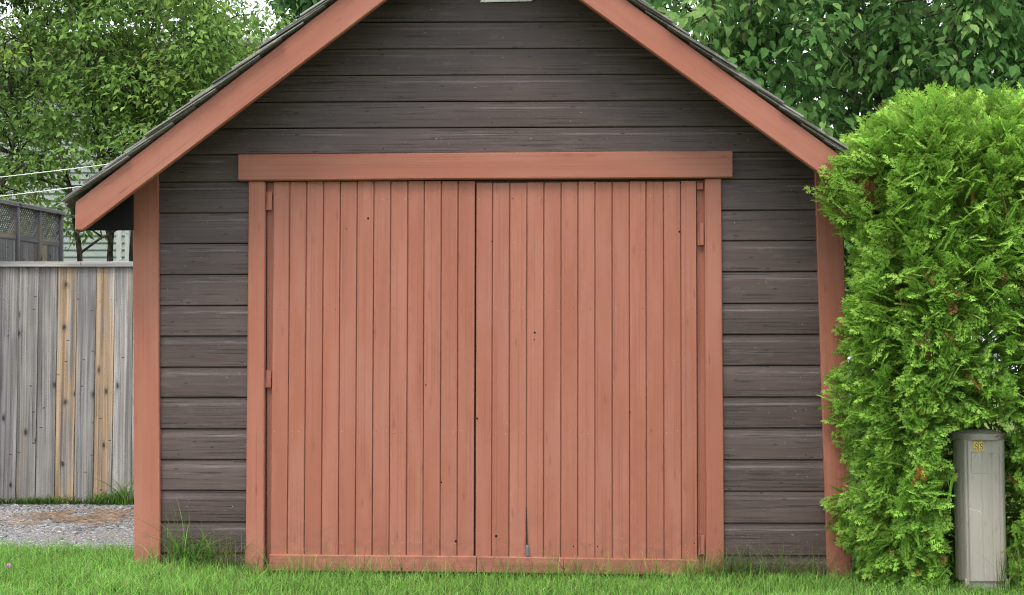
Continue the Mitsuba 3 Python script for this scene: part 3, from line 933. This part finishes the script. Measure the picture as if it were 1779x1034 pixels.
# ----------------------------------------------------------------------------- neighbour's house
YH = 25 - CAM_D
hs = thing('neighbour_house', 'two-storey house with pale green lap siding half hidden by the trees on the left', 'house')
hx0, hx1 = -11.0, P(470, 0, YH)[0]
zt = P(0, 96, YH)[2]
obj('wall', box(hx0, hx1, YH + .03, YH + 9, 0, zt, .01), 'house_vinyl', hs)
cw = P(207, 0, YH)[0]
EXP = .1015
k = 0
z = .2
while z < zt - .01:
    z1 = min(z + EXP, zt)
    for xa, xb in ((hx0, cw - .04), (cw + .04, hx1 - .05)):
        rows = [[(x, YH + .03, z + EXP), (x, YH + .012, z1), (x, YH - .012, z + .006), (x, YH - .012, z), (x, YH + .012, z - .001), (x, YH + .03, z)] for x in (xa, xb)]
        obj('siding_board', loft(rows, [0, xb - xa], np.linspace(0, .25, 7) + 10 * (k % 80)), 'house_vinyl', hs)
    z += EXP
    k += 1
obj('corner_trim', box(cw - .04, cw + .04, YH - .012, YH + .03, .2, zt, .004, 'z'), 'white_trim', hs)
obj('corner_trim', box(hx1 - .05, hx1 + .05, YH - .012, YH + .03, .2, zt, .004, 'z'), 'white_trim', hs)
obj('downspout', box(cw + .10, cw + .17, YH - .09, YH - .02, .2, zt, .01, 'z'), 'white_trim', hs)
obj('fascia', box(hx0 - .4, hx1 + .4, YH - .42, YH - .39, zt - .01, zt + .17, .006), 'roof_brown', hs)
obj('gutter', box(hx0 - .4, hx1 + .4, YH - .52, YH - .425, zt + .06, zt + .17, .02), 'white_trim', hs)
obj('soffit', box(hx0 - .4, hx1 + .4, YH - .38, YH - .01, zt + .0, zt + .03, .004), 'white_trim', hs)
obj('roof', prism([(hx0 - .4, YH - .45, zt + .18), (hx1 + .4, YH - .45, zt + .18), (hx1 - 2, YH + 4.5, zt + 1.0), (hx0 + 2, YH + 4.5, zt + 1.0)], unit(np.array([0, -.82, 4.95])), .05, .01), 'roof_brown', hs)
wx = P(322, 0, YH)[0]
wz = P(0, 175, YH)[2]
wd = obj('window', box(wx - .45, wx + .45, YH - .02, YH + .0, wz - .55, wz + .55, .004), 'window_glass', hs)
for a_ in ((wx - .53, wx - .45, wz - .63, wz + .63), (wx + .45, wx + .53, wz - .63, wz + .63), (wx - .45, wx + .45, wz + .55, wz + .63), (wx - .45, wx + .45, wz - .63, wz - .55), (wx - .45, wx + .45, wz - .02, wz + .02)):
    obj('frame', box(a_[0], a_[1], YH - .035, YH - .001, a_[2], a_[3], .004, 'z'), 'white_trim', wd)

# ----------------------------------------------------------------------------- overhead wires
wa = P(208, 283, .35)
wg = 'white wires running to the left eave of the garage'
for (pa, pb, lab) in (((208, 283), (-60, 309), 'upper white wire ending at a white clamp on the roof edge'), ((157, 322), (-60, 342), 'lower white wire meeting the roof edge near the eave')):
    w_ = thing('overhead_wire', lab, 'wire', wg)
    A, B = P(*pa, .35), P(*pb, .6)
    ts = np.linspace(0, 1, 13)
    B2 = A + (B - A) * 3
    pts = [A + (B2 - A) * t - np.array([0, 0, .05 * 4 * t * (1 - t) * .4]) for t in ts]
    obj('cable', tube(pts, .0025, 6), 'wire_white', w_)
    obj('clamp', tube([A + [-.035, 0, -.004], A + [-.01, 0, .008], A + [.03, .02, .004]], [.008, .014, .009], 8), 'wire_white', w_)

# ----------------------------------------------------------------------------- trees
LEAFLET = (np.array([[0, 0, 0], [.42, .24, .06], [.5, 0, -.02], [.42, -.24, .06], [1, 0, -.10]]), np.array([[0, 2, 1], [0, 3, 2], [1, 2, 4], [2, 3, 4]]))
OVATE = (np.array([[0, 0, 0], [.25, .27, .05], [.25, 0, -.03], [.25, -.27, .05], [.62, .25, .02], [.62, 0, -.07], [.62, -.25, .02], [1.0, 0, -.17]]),
         np.array([[0, 2, 1], [0, 3, 2], [1, 2, 5], [1, 5, 4], [2, 3, 6], [2, 6, 5], [4, 5, 7], [5, 6, 7]]))


def curve(a, b, sag, n=6):
    t = np.linspace(0, 1, n)[:, None]
    return a + (b - a) * t + np.array([0, 0, 1.0]) * sag * 4 * t * (1 - t)


def foliage(r, clumps, per, rad, template, size, hang, base_col, young, ysh=0.3, flat=.6):
    """leaves around clump centres: returns (pos, X, Y, Z, sizes, colours)"""
    n = len(clumps) * per
    c = np.repeat(clumps, per, 0)
    d = r.normal(0, 1, (n, 3)) * np.array([1, 1, flat])
    cr = np.repeat(rad * r.uniform(.6, 1.35, len(clumps)), per)[:, None]
    pos = c + d * cr * .55
    out = unit(d * [1, 1, .4] + r.normal(0, .5, (n, 3)))
    X = unit(out + np.array([0, 0, -1.0]) * hang + r.normal(0, .35, (n, 3)))
    Z = unit(np.array([0, -.25, 1.0]) + r.normal(0, .42, (n, 3)))
    Y = unit(np.cross(Z, X))
    Z = np.cross(X, Y)
    k = np.repeat(r.normal(1, .2, len(clumps)), per)[:, None] * r.normal(1, .18, (n, 1))
    yo = (np.repeat(r.random(len(clumps)) < ysh, per) & (r.random(n) < .6))[:, None]
    col = np.where(yo, np.array(young), np.array(base_col)) * np.clip(k, .5, 1.6)
    return pos, X, Y, Z, size * r.uniform(.45, 1.3, n), np.clip(col, .005, .7)


def tree(name, label, cat, stems, clumps, per, rad, template, size, hang, col, young, seed, group=None, trunk_r=.045, leaf_parts=0, ysh=.3, flat=.6, twig_r=.006):
    r = np.random.default_rng(seed)
    t = thing(name, label, cat, group)
    allp, trunks = [], []
    for st in stems:
        st = np.asarray(st, float)
        # densify with a little wander
        q = [st[0]]
        for a, b in zip(st[:-1], st[1:]):
            for s in (.25, .5, .75, 1):
                q.append(a + (b - a) * s + r.normal(0, .012, 3) * (s < 1))
        q = np.array(q)
        q[1:-1] = (q[:-2] + 2 * q[1:-1] + q[2:]) / 4
        q[1:-1] = (q[:-2] + 2 * q[1:-1] + q[2:]) / 4
        rr = np.linspace(trunk_r, trunk_r * .3, len(q)) * r.uniform(.8, 1.15)
        trunks.append(tube(q, rr, 8))
        allp += [(p, w) for p, w in zip(q, rr)]
    for m in trunks:
        obj('trunk', m, 'bark', t, smooth=True)
    tp = np.array([p for p, _ in allp])
    tw = np.array([w for _, w in allp])
    br = []
    for c in clumps:
        d = np.linalg.norm((tp - c) * [1, 1, 1.0], axis=1) + np.maximum(tp[:, 2] - c[2] + .1, 0) * 1.5
        j = int(np.argmin(d))
        p = curve(tp[j], c, .06 * np.linalg.norm(c - tp[j]))
        p[1:-1] += r.normal(0, .03, (len(p) - 2, 3))
        br.append(tube(p, np.linspace(min(tw[j] * .5, .022), twig_r, len(p)), 5))
        for _ in range(2):
            e = c + r.normal(0, rad * .7, 3)
            br.append(tube(curve(p[-2], e, .02, 4), np.linspace(twig_r, twig_r * .5, 4), 4))
    obj('branches', join(br), 'bark', t, kind='stuff', smooth=True)
    pos, X, Y, Z, S, C = foliage(r, clumps, per, rad, template, size, hang, col, young, ysh, flat)
    if leaf_parts:
        d = pos[:, 1] + CAM_D
        px, py = pos[:, 0] / d * FPX + 889.5, HORIZON - (pos[:, 2] - CAM_Z) / d * FPX
        vis = (px > 1090) & (px < 1770) & (py > 5) & (py < 300) & (py < 20 + (px - 1090) * .7)
        score = np.where(vis, S / d, -1)
        big = np.argsort(-score * (pos[:, 1] < np.percentile(pos[vis][:, 1], 25)))[:leaf_parts]
        for i in big:
            i_ = slice(i, i + 1)
            obj('leaf', scatter(*template, pos[i_], X[i_], Y[i_], Z[i_], S[i_], C[i_]), 'leaf', t)
        rest = np.ones(len(pos), bool)
        rest[big] = False
        pos, X, Y, Z, S, C = pos[rest], X[rest], Y[rest], Z[rest], S[rest], C[rest]
    obj('crown', scatter(*template, pos, X, Y, Z, S, C), 'leaf', t, kind='stuff')
    return t


def sample(r, n, lo, hi, keep):
    out = []
    while len(out) < n:
        p = r.uniform(lo, hi)
        if keep(p):
            out.append(p)
    return np.array(out)


# the leafy maple between the fences and the house
YT = 10.0
r = np.random.default_rng(31)
stems = [[P(143, 760, YT), P(140, 455, YT), P(128, 380, YT), P(118, 300, YT - .2), P(80, 200, YT - .3), P(50, 80, YT), P(40, -80, YT)],
         [P(190, 760, YT + .5), P(191, 452, YT + .5), P(195, 400, YT + .5), P(212, 320, YT + .4), P(240, 220, YT + .2), P(255, 100, YT), P(262, -60, YT)],
         [P(191, 452, YT + .5), P(192, 430, YT + .45), P(186, 395, YT + .3), P(176, 330, YT), P(165, 220, YT - .3), P(150, 90, YT - .4), P(148, -60, YT)],
         [P(240, 760, YT + .8), P(228, 455, YT + .8), P(232, 390, YT + .8), P(268, 260, YT + .5), P(310, 180, YT + .3), P(350, 90, YT + .2), P(370, -20, YT)],
         [P(-60, 760, YT - .6), P(-50, 440, YT - .6), P(-15, 360, YT - .6), P(18, 290, YT - .6), P(30, 200, YT - .5), P(-10, 60, YT - .4)]]


def dens_left(p):
    d = p[1] + CAM_D
    px, py = p[0] / d * FPX + 889.5, HORIZON - (p[2] - CAM_Z) / d * FPX
    # rounded crown outline in world terms: wide in the middle, sparse low down
    if p[2] < 2.55 or p[2] > 6.6:
        return False
    if p[0] > -2.62 - 1.25 * max(0, p[2] - 4.75) * (p[2] < 5.5) - .9 * (p[2] >= 5.5) or p[0] < -6.9:
        return False
    dn = .95 if p[2] > 3.8 else .16 + .75 * max(0, (p[2] - 2.6) / 1.2)
    if p[2] < 3.0 and p[0] > -4.75:
        dn *= .55
    nz = meshkit.noise(np.array([[p[0] * 1.6, p[1] * 1.2, p[2] * 2.2]]))[0]
    return r.random() < dn * np.clip((nz - .2) * 2.4, 0, 1)


cl_ = sample(r, 530, [-6.9, YT - 1.5, 2.5], [-2.6, YT + 1.3, 6.6], dens_left)
tree('maple_tree', 'leafy light green tree with several thin stems in front of the pale house', 'tree', stems, cl_, 130, .31, LEAFLET, .085, .55, (0.215, 0.355, 0.095), (0.30, 0.42, 0.095), 41, None, .042, ysh=.25, flat=.5)

# big-leaved tree behind the right slope of the roof
YB = 7.6
r = np.random.default_rng(33)
st2 = [[(2.3, YB, 0), (2.35, YB, 1.5), (2.2, YB, 2.6), (2.0, YB - .1, 3.6), (1.9, YB, 4.7)], [(2.4, YB + .2, 0), (2.6, YB + .2, 1.6), (3.1, YB, 2.7), (3.5, YB, 3.6), (3.8, YB, 4.6)], [(2.35, YB, 1.4), (1.8, YB, 2.4), (1.4, YB + .2, 3.4), (1.25, YB, 4.4)], [(2.6, YB + .3, 1.6), (3.6, YB + .2, 2.5), (4.5, YB + .2, 3.2), (5.0, YB, 4.0)]]


def dens_right(p):
    nz = meshkit.noise(np.array([[p[0] * 1.9, p[1] * 1.3, p[2] * 2.0 + 7]]))[0]
    return p[0] > 0.9 + .25 * max(0, 3.6 - p[2]) and r.random() < np.clip((nz - .2) * 2.2, .05, 1)


cl2 = sample(r, 400, [0.8, YB - .9, 2.1], [5.6, YB + 1.3, 5.2], dens_right)
tree('broadleaf_tree', 'dark green tree with large oval leaves behind the right slope of the roof', 'tree', st2, cl2, 64, .30, OVATE, .118, .95, (0.105, 0.225, 0.065), (0.25, 0.40, 0.13), 43, None, .05, leaf_parts=280, ysh=.26, flat=.8)

# darker trees farther back
r = np.random.default_rng(35)
cl3 = sample(r, 150, [-4.4, 13.5, 5.0], [0.6, 15.5, 8.6], lambda p: (p[0] + 1.7) ** 2 / 1.75 + (p[2] - 6.6) ** 2 / 3.4 < 1 and meshkit.noise(np.array([[p[0] * 1.5, p[1], p[2] * 1.5]]))[0] > .38)
tree('background_tree', 'darker green tree rising behind the left slope of the garage roof', 'tree', [[(-1.9, 14.5, 0), (-1.9, 14.5, 4), (-2.2, 14.5, 6), (-2.3, 14.5, 8)], [(-1.9, 14.6, 4.2), (-2.9, 14.5, 6), (-3.3, 14.5, 7)]], cl3, 80, .36, OVATE, .15, .8, (0.09, 0.19, 0.07), (0.15, 0.26, 0.08), 45, None, .09, ysh=.2, flat=.6)
cl4 = sample(r, 420, [1.2, 11.5, 1.4], [9.5, 15, 7.6], lambda p: meshkit.noise(np.array([[p[0] * 1.2, p[1], p[2] * 1.2]]))[0] > .30)
tree('background_tree', 'dense dark tree farther back behind the large-leaved tree', 'tree', [[(4.5, 13, 0), (4.4, 13, 3), (4.2, 13, 7)], [(4.5, 13, 2), (6.5, 13, 4.5), (7.5, 13, 6.5)], [(4.5, 13, 2), (2.8, 13, 4.5), (2.2, 13, 6.5)]], cl4, 75, .45, OVATE, .16, .8, (0.065, 0.14, 0.042), (0.12, 0.21, 0.06), 46, None, .12, ysh=.12, flat=.7)

# spruce in the upper right corner
sp = thing('spruce_tree', 'very dark spruce showing in the upper right corner', 'tree')
sxp = P(1800, 0, 9.8)[0]
obj('trunk', tube([(sxp, 9.8, 0), (sxp, 9.8, 4), (sxp, 9.8, 8.5)], [.16, .1, .02], 8), 'bark', sp)
r = np.random.default_rng(51)
bp, bx, bs = [], [], []
brs = []
for zz in np.arange(2.2, 8.4, .16):
    for a in r.uniform(0, 6.28, 8):
        Ln = (8.6 - zz) * .24 + .1
        e = np.array([math.cos(a), math.sin(a), -.25])
        brs.append(tube([(sxp, 9.8, zz), np.array([sxp, 9.8, zz]) + e * Ln], [.012, .004], 4))
        for s in np.linspace(.15, 1, 14):
            for _ in range(5):
                bp.append(np.array([sxp, 9.8, zz]) + e * Ln * s + r.normal(0, .03, 3))
                bx.append(e + r.normal(0, .6, 3) + [0, 0, -.3])
                bs.append(r.uniform(.06, .12))
bp, bx = np.array(bp), unit(np.array(bx))
by = unit(np.cross(bx, r.normal(0, 1, bx.shape)))
ntv = np.array([[0, -.10, 0], [0, .10, 0], [1, 0, 0], [.4, 0, .12]])
ntf = np.array([[0, 1, 3], [1, 2, 3], [2, 0, 3]])
obj('branches', join(brs), 'bark', sp, kind='stuff')
obj('crown', scatter(ntv, ntf, bp, bx, by, np.cross(bx, by), np.array(bs), np.array([0.018, 0.035, 0.022]) * r.uniform(.6, 1.5, (len(bp), 1))), 'leaf', sp, kind='stuff')

# ----------------------------------------------------------------------------- cedar hedge


def spray_template(seed):
    r = np.random.default_rng(seed)
    V, F, TIP = [], [], []

    def lobe(p, ang, L, w, depth):
        d = np.array([math.cos(ang), math.sin(ang), 0])
        s = np.array([-d[1], d[0], 0])
        z0 = -.35 * (p[0] ** 2) + .06 * math.sin(p[1] * 9)
        b = len(V)
        m = p + d * L * .45
        e = p + d * L

        def zz(q):
            return -.30 * q[0] ** 2 - .5 * q[1] ** 2
        for q, t in ((p, .0), (m - s * w * .5, .45), (m + s * w * .5, .45), (e, 1.0)):
            V.append([q[0], q[1], zz(q) + q[2]])
            TIP.append(min(1, np.linalg.norm(q[:2]) * .75 + .25 * t))
        F.extend([[b, b + 1, b + 3], [b, b + 3, b + 2]])

    n = 9
    lobe(np.zeros(3), 0, 1.0, .04, 0)
    for i in range(n):
        s = .10 + .82 * i / n
        side = 1 if i % 2 else -1
        L = (.50 - .36 * s) * r.uniform(.8, 1.15) * (1 if s > .2 else .8)
        a = side * r.uniform(.60, .85)
        p = np.array([s, 0, 0])
        lobe(p, a, L, .036, 1)
        m = max(2, int(L / .095))
        for j in range(m):
            q = p + np.array([math.cos(a), math.sin(a), 0]) * L * (.22 + .68 * j / m)
            for sd in (1, -1):
                lobe(q, a + sd * r.uniform(.45, .75), max(.06, .16 * (1 - .6 * j / m)) * r.uniform(.7, 1.1), .034, 2)
    for sd in (1, -1):
        for s in (.82, .92):
            lobe(np.array([s, 0, 0]), sd * .5, .13, .036, 2)
    return np.array(V), np.array(F), np.array(TIP)


hd = thing('cedar_hedge', 'bright green clipped cedar hedge at the right corner of the garage', 'hedge')
r = np.random.default_rng(61)
HX0, HX1, HY0, HY1, HZ = 1.72, 4.2, -.72, .62, 2.42


def hedge_points(n, inset, spill):
    """points and outward normals on the hedge's lumpy skin: front, left end, top and the round between them"""
    P_, N_ = [], []
    while len(P_) < n:
        u = r.random()
        if u < .62:      # front
            x, z = r.uniform(HX0 + .05, HX1), r.uniform(0.05, HZ)
            p, nn = np.array([x, HY0, z]), np.array([0, -1.0, .0])
        elif u < .80:    # left end
            y, z = r.uniform(HY0, 0.0), r.uniform(0.05, HZ)
            p, nn = np.array([HX0, y, z]), np.array([-1.0, 0, 0])
        else:            # top
            x, y = r.uniform(HX0, HX1), r.uniform(HY0, HY1)
            p, nn = np.array([x, y, HZ]), np.array([0, -.1, 1.0])
        # round the box: pull edges in
        cx, cy = np.clip(p[0], HX0 + .36, 9), np.clip(p[1], HY0 + .34, HY1 - .3)
        cz = min(p[2], HZ - .36)
        c = np.array([cx, cy, cz])
        v = p - c
        L = np.linalg.norm(v)
        if L > 1e-6:
            nn = unit(v + nn * .1)
            p = c + nn * .36
        lump = meshkit.fbm(np.array([[p[0] * 2.3, p[1] * 2.3, p[2] * 2.3]]), 3)[0] - .5
        p = p + nn * (lump * .34 - inset)
        # the upper left shoulder bulges out, the foot is drawn in
        if nn[0] < .2:
            e = max(0, 1 - (p[0] - HX0) / .55)
            p[0] += (-.12 * math.exp(-((p[2] - 1.90) / .17) ** 2) - .14 * math.exp(-((p[2] - .40) / .14) ** 2) + .10 * max(0, (p[2] - 2.08) / .3)) * e
        if p[2] < .2:
            p = p - nn * (.2 - p[2]) * .5
        if p[0] < 1.78 and p[1] > -.07 and p[2] < 2.5:
            continue
        # leave room for the grey pedestal
        if 2.05 < p[0] < 2.43 and p[1] < -.36 and p[2] < .84:
            continue
        P_.append(p)
        N_.append(nn)
    return np.array(P_), np.array(N_)


parts = []
GREEN, YOUNG, DEEP = np.array([.135, .31, .042]), np.array([.35, .575, .10]), np.array([.045, .115, .018])
for layer, (cnt, inset, sz) in enumerate(((5300, .02, .140), (3200, .12, .165), (1700, .24, .22), (2000, .0, .26))):
    if layer < 3:
        pts, nn = hedge_points(cnt, inset, 0)
    else:                                   # the inside of the hedge
        pts = np.stack([r.uniform(1.9, HX1, cnt), r.uniform(-.30, .35, cnt), r.uniform(.05, HZ - .25, cnt)], 1)
        nn = unit(r.normal(0, 1, (cnt, 3)) + [0, -.8, 0])
    for var in range(4):
        tv_, tf_, tip = spray_template(100 + var)
        sel = slice(var, None, 4)
        p, q = pts[sel], nn[sel]
        m = len(p)
        X = unit(q + np.array([0, 0, .55]) * np.clip(p[:, 2:3] - .6, -.4, 1.2) + r.normal(0, .48, (m, 3)))
        Yv = unit(np.cross(X, unit(np.array([0, 0, 1.0]) + q * .2 + r.normal(0, .9, (m, 3)))))
        Zv = np.cross(X, Yv)
        flip = np.sign(Zv[:, 2:3] + 1e-9)
        Zv, Yv = Zv * flip, Yv * flip
        S = sz * r.uniform(.65, 1.25, m)
        base = p - X * S[:, None] * .55
        k = r.normal(1, .24, (m, 1, 1)).clip(.5, 1.6)
        yg = (.55 + .45 * np.clip((p[:, 2] - .6) / 1.6, 0, 1) + r.normal(0, .18, m)).clip(.1, 1.2)[:, None, None]
        t = tip[None, :, None]
        col = (GREEN * (1 - t) + (GREEN + (YOUNG - GREEN) * yg) * t) * k
        stem = np.clip(1 - t / .22, 0, 1) * .7
        col = col * (1 - stem) + np.array([.20, .12, .055]) * stem
        dead = (r.random((m, 1, 1)) < .012)
        col = np.where(dead, np.array([.26, .13, .05]) * k, col)
        parts.append(scatter(tv_, tf_, base, X, Yv, Zv, S, np.clip(col, .005, .7)))
obj('foliage', join(parts), 'cedar_leaf', hd, kind='stuff')
br = []
for i in range(110):
    x, y = r.uniform(HX0 + .25, HX1 - .1), r.uniform(HY0 + .25, .35)
    if x < 1.85 and y > -.2:
        y = -.3
    z = r.uniform(.1, HZ - .35)
    e = np.array([r.normal(0, .2), -r.uniform(.1, .42) if r.random() < .7 else r.normal(0, .2), r.uniform(.12, .4)])
    a = np.array([x, y, z])
    b = a + e
    if b[0] < 1.78 and b[1] > -.07 or (2.0 < a[0] < 2.55 or 2.0 < b[0] < 2.55) and a[2] < .95:
        continue
    br.append(tube([a, a + e * .5 + [0, 0, -.02], b], [.007, .005, .0025], 5))
for i in range(9):
    x = HX0 + .35 + i * .26
    br.append(tube([(x, -.25, 0), (x + r.normal(0, .03), -.25, .9), (x + r.normal(0, .05), -.22, 2.0)], [.03, .022, .008], 7))
obj('branches', join(br), 'twig', hd, kind='stuff', smooth=True)
tv_, tf_, tip = spray_template(100)
bc = P(1593, 805, -.83)
obj('withered_spray', scatter(tv_, tf_, np.array([bc, bc + [.02, .0, -.03]]), unit([[.35, -.3, -.8], [-.3, -.3, -.7]]), unit([[.8, -.2, .35], [.7, .5, -.4]]), unit(np.cross([[.35, -.3, -.8], [-.3, -.3, -.7]], [[.8, -.2, .35], [.7, .5, -.4]])), .085,
    np.array([[.42, .16, .05], [.36, .14, .05]])), 'leaf', hd, 'withered orange brown spray left of the pedestal')
for px, py, yy_ in ((1655, 522, -.74), (1735, 760, -.70), (1545, 950, -.74), (1600, 990, -.72), (1690, 330, -.70)):
    w1, w2 = unit(r.normal(0, .5, 3) + [0, -.4, -.7]), unit(r.normal(0, 1, 3))
    w2 = unit(np.cross(w1, w2))
    obj('withered_spray', scatter(tv_, tf_, P(px, py, yy_)[None], w1[None], w2[None], np.cross(w1, w2)[None], .06, np.array([[.30, .13, .05]])), 'leaf', hd)

# ----------------------------------------------------------------------------- grey pedestal
pd = thing('utility_pedestal', 'grey plastic utility pedestal with a yellow SS decal against the cedar hedge', 'utility box')
YP = -.55
pc = P(1709.5, 1010, YP + .06)
SC = (YP + .06 + CAM_D) / FPX
hw = 41.5 * SC


def ped_section(w, dpt):
    """half-round plan with shallow ribs across the front"""
    th = np.sin(np.linspace(-1, 1, 121) * math.pi / 2)
    x = w * th
    y = -dpt * (1 - np.abs(th) ** 9)
    rib = np.zeros_like(th)
    for c_, w_, h_ in ((-.74, .03, -.006), (-.68, .03, .003), (-.2, .02, .0015), (-.1, .02, -.002), (.30, .02, -.003), (.62, .02, -.003), (.08, .03, .0015), (-.90, .03, -.004)):
        rib += h_ * np.exp(-((th - c_) / w_) ** 2)
    y = y - rib
    return np.concatenate([np.stack([x, y], 1), np.stack([x[::-1][::24], np.full(6, .055)], 1)])


sec = ped_section(hw, .085)
zs = np.linspace(P(0, 1010, YP)[2], P(0, 764, YP)[2], 12)
lean = lambda z: -((z - .04) / .68) * 5 * SC
rows = [[(pc[0] + lean(z) + x * (1 + .00 * z), YP + .085 + y, z) for x, y in sec] for z in zs]
obj('body', (lambda m: (m['v'], m['f']))(loft(rows, zs, np.linspace(0, 1, len(sec) + 1))), 'pedestal_plastic', pd, smooth=35)
ztp = zs[-1]
obj('base', box(pc[0] - hw * .9, pc[0] + hw * .9, YP + .012, YP + .12, -.02, zs[0] + .01, .004), 'pedestal_lid', pd)
sec2 = np.concatenate([np.stack([hw * 1.12 * np.linspace(-1, 1, 31), -.112 * (1 - np.abs(np.linspace(-1, 1, 31)) ** 3)], 1), [[hw * 1.12, .065], [-hw * 1.12, .065]]])
rows = []
for z, k in ((-.002, .985), (0, 1.0), (.024, 1.0), (.028, .985), (.036, .80), (.044, .5), (.047, .1)):
    rows.append([(pc[0] + lean(ztp) + x * k, YP + .085 + y * k, ztp + z) for x, y in sec2])
obj('lid', (lambda m: {'v': m['v'], 'f': m['f']})(loft(rows, range(len(rows)), np.linspace(0, 1, len(sec2) + 1))), 'pedestal_lid', pd)


def ped_front(px, py, out=.0):
    """point on the curved front at a surveyed place"""
    p = P(px, py, YP)
    th = (p[0] - pc[0] - lean(p[2])) / hw
    return np.array([p[0], YP + .085 - .085 * (1 - abs(th) ** 9) - out, p[2]])


for px in (1695.2, 1704.2):
    q = [ped_front(px - 4, 782.5, .004), ped_front(px + 3.7, 783, .004), ped_front(px + 3.7, 767.8, .004), ped_front(px - 4, 767.3, .004)]
    k = obj('decal', prism(q, NF, .003, .0004), 'decal_yellow', pd, 'yellow decal with a black letter S')
    tm = meshkit.text_mesh('S', 10.5 * SC, .0006)
    v = np.array(tm.vertices)
    v[:, 0] = (v[:, 0] - v[:, 0].mean()) * .72
    o = ped_front(px, 781, .0042)
    v = np.stack([o[0] + v[:, 0] + v[:, 1] * .06, o[1] - v[:, 2], o[2] + v[:, 1]], 1)
    obj('letter', (v, np.array(tm.faces)), 'black_ink', k)
# faded yellow frame printed below the decals
bars = []
for a_, b_ in (((1688, 786), (1736, 788)), ((1688, 822), (1736, 823.5)), ((1687.5, 786), (1687.5, 822)), ((1736.5, 788), (1735.5, 823.5)), ((1706, 790), (1706, 795)), ((1723, 789), (1723, 797)), ((1719, 788.5), (1727, 788.5)), ((1723, 803), (1723, 808)), ((1695, 790), (1695, 793))):
    pts = [ped_front(a_[0] + (b_[0] - a_[0]) * s, a_[1] + (b_[1] - a_[1]) * s, .0022) for s in np.linspace(0, 1, 7)]
    bars.append(tube(pts, .0010, 4))
obj('printed_frame', join(bars), 'faded_yellow', pd, 'faded yellow printed outline below the decals')
sc_ = [tube([ped_front(1686 + i * 4 + 2 * math.sin(i), 884 + i * 1.2, .001), ped_front(1689 + i * 4, 885.5 + i * 1.3, .001)], .0009, 4) for i in range(5)]
obj('scratches', join(sc_), 'sign_white', pd, kind='stuff')
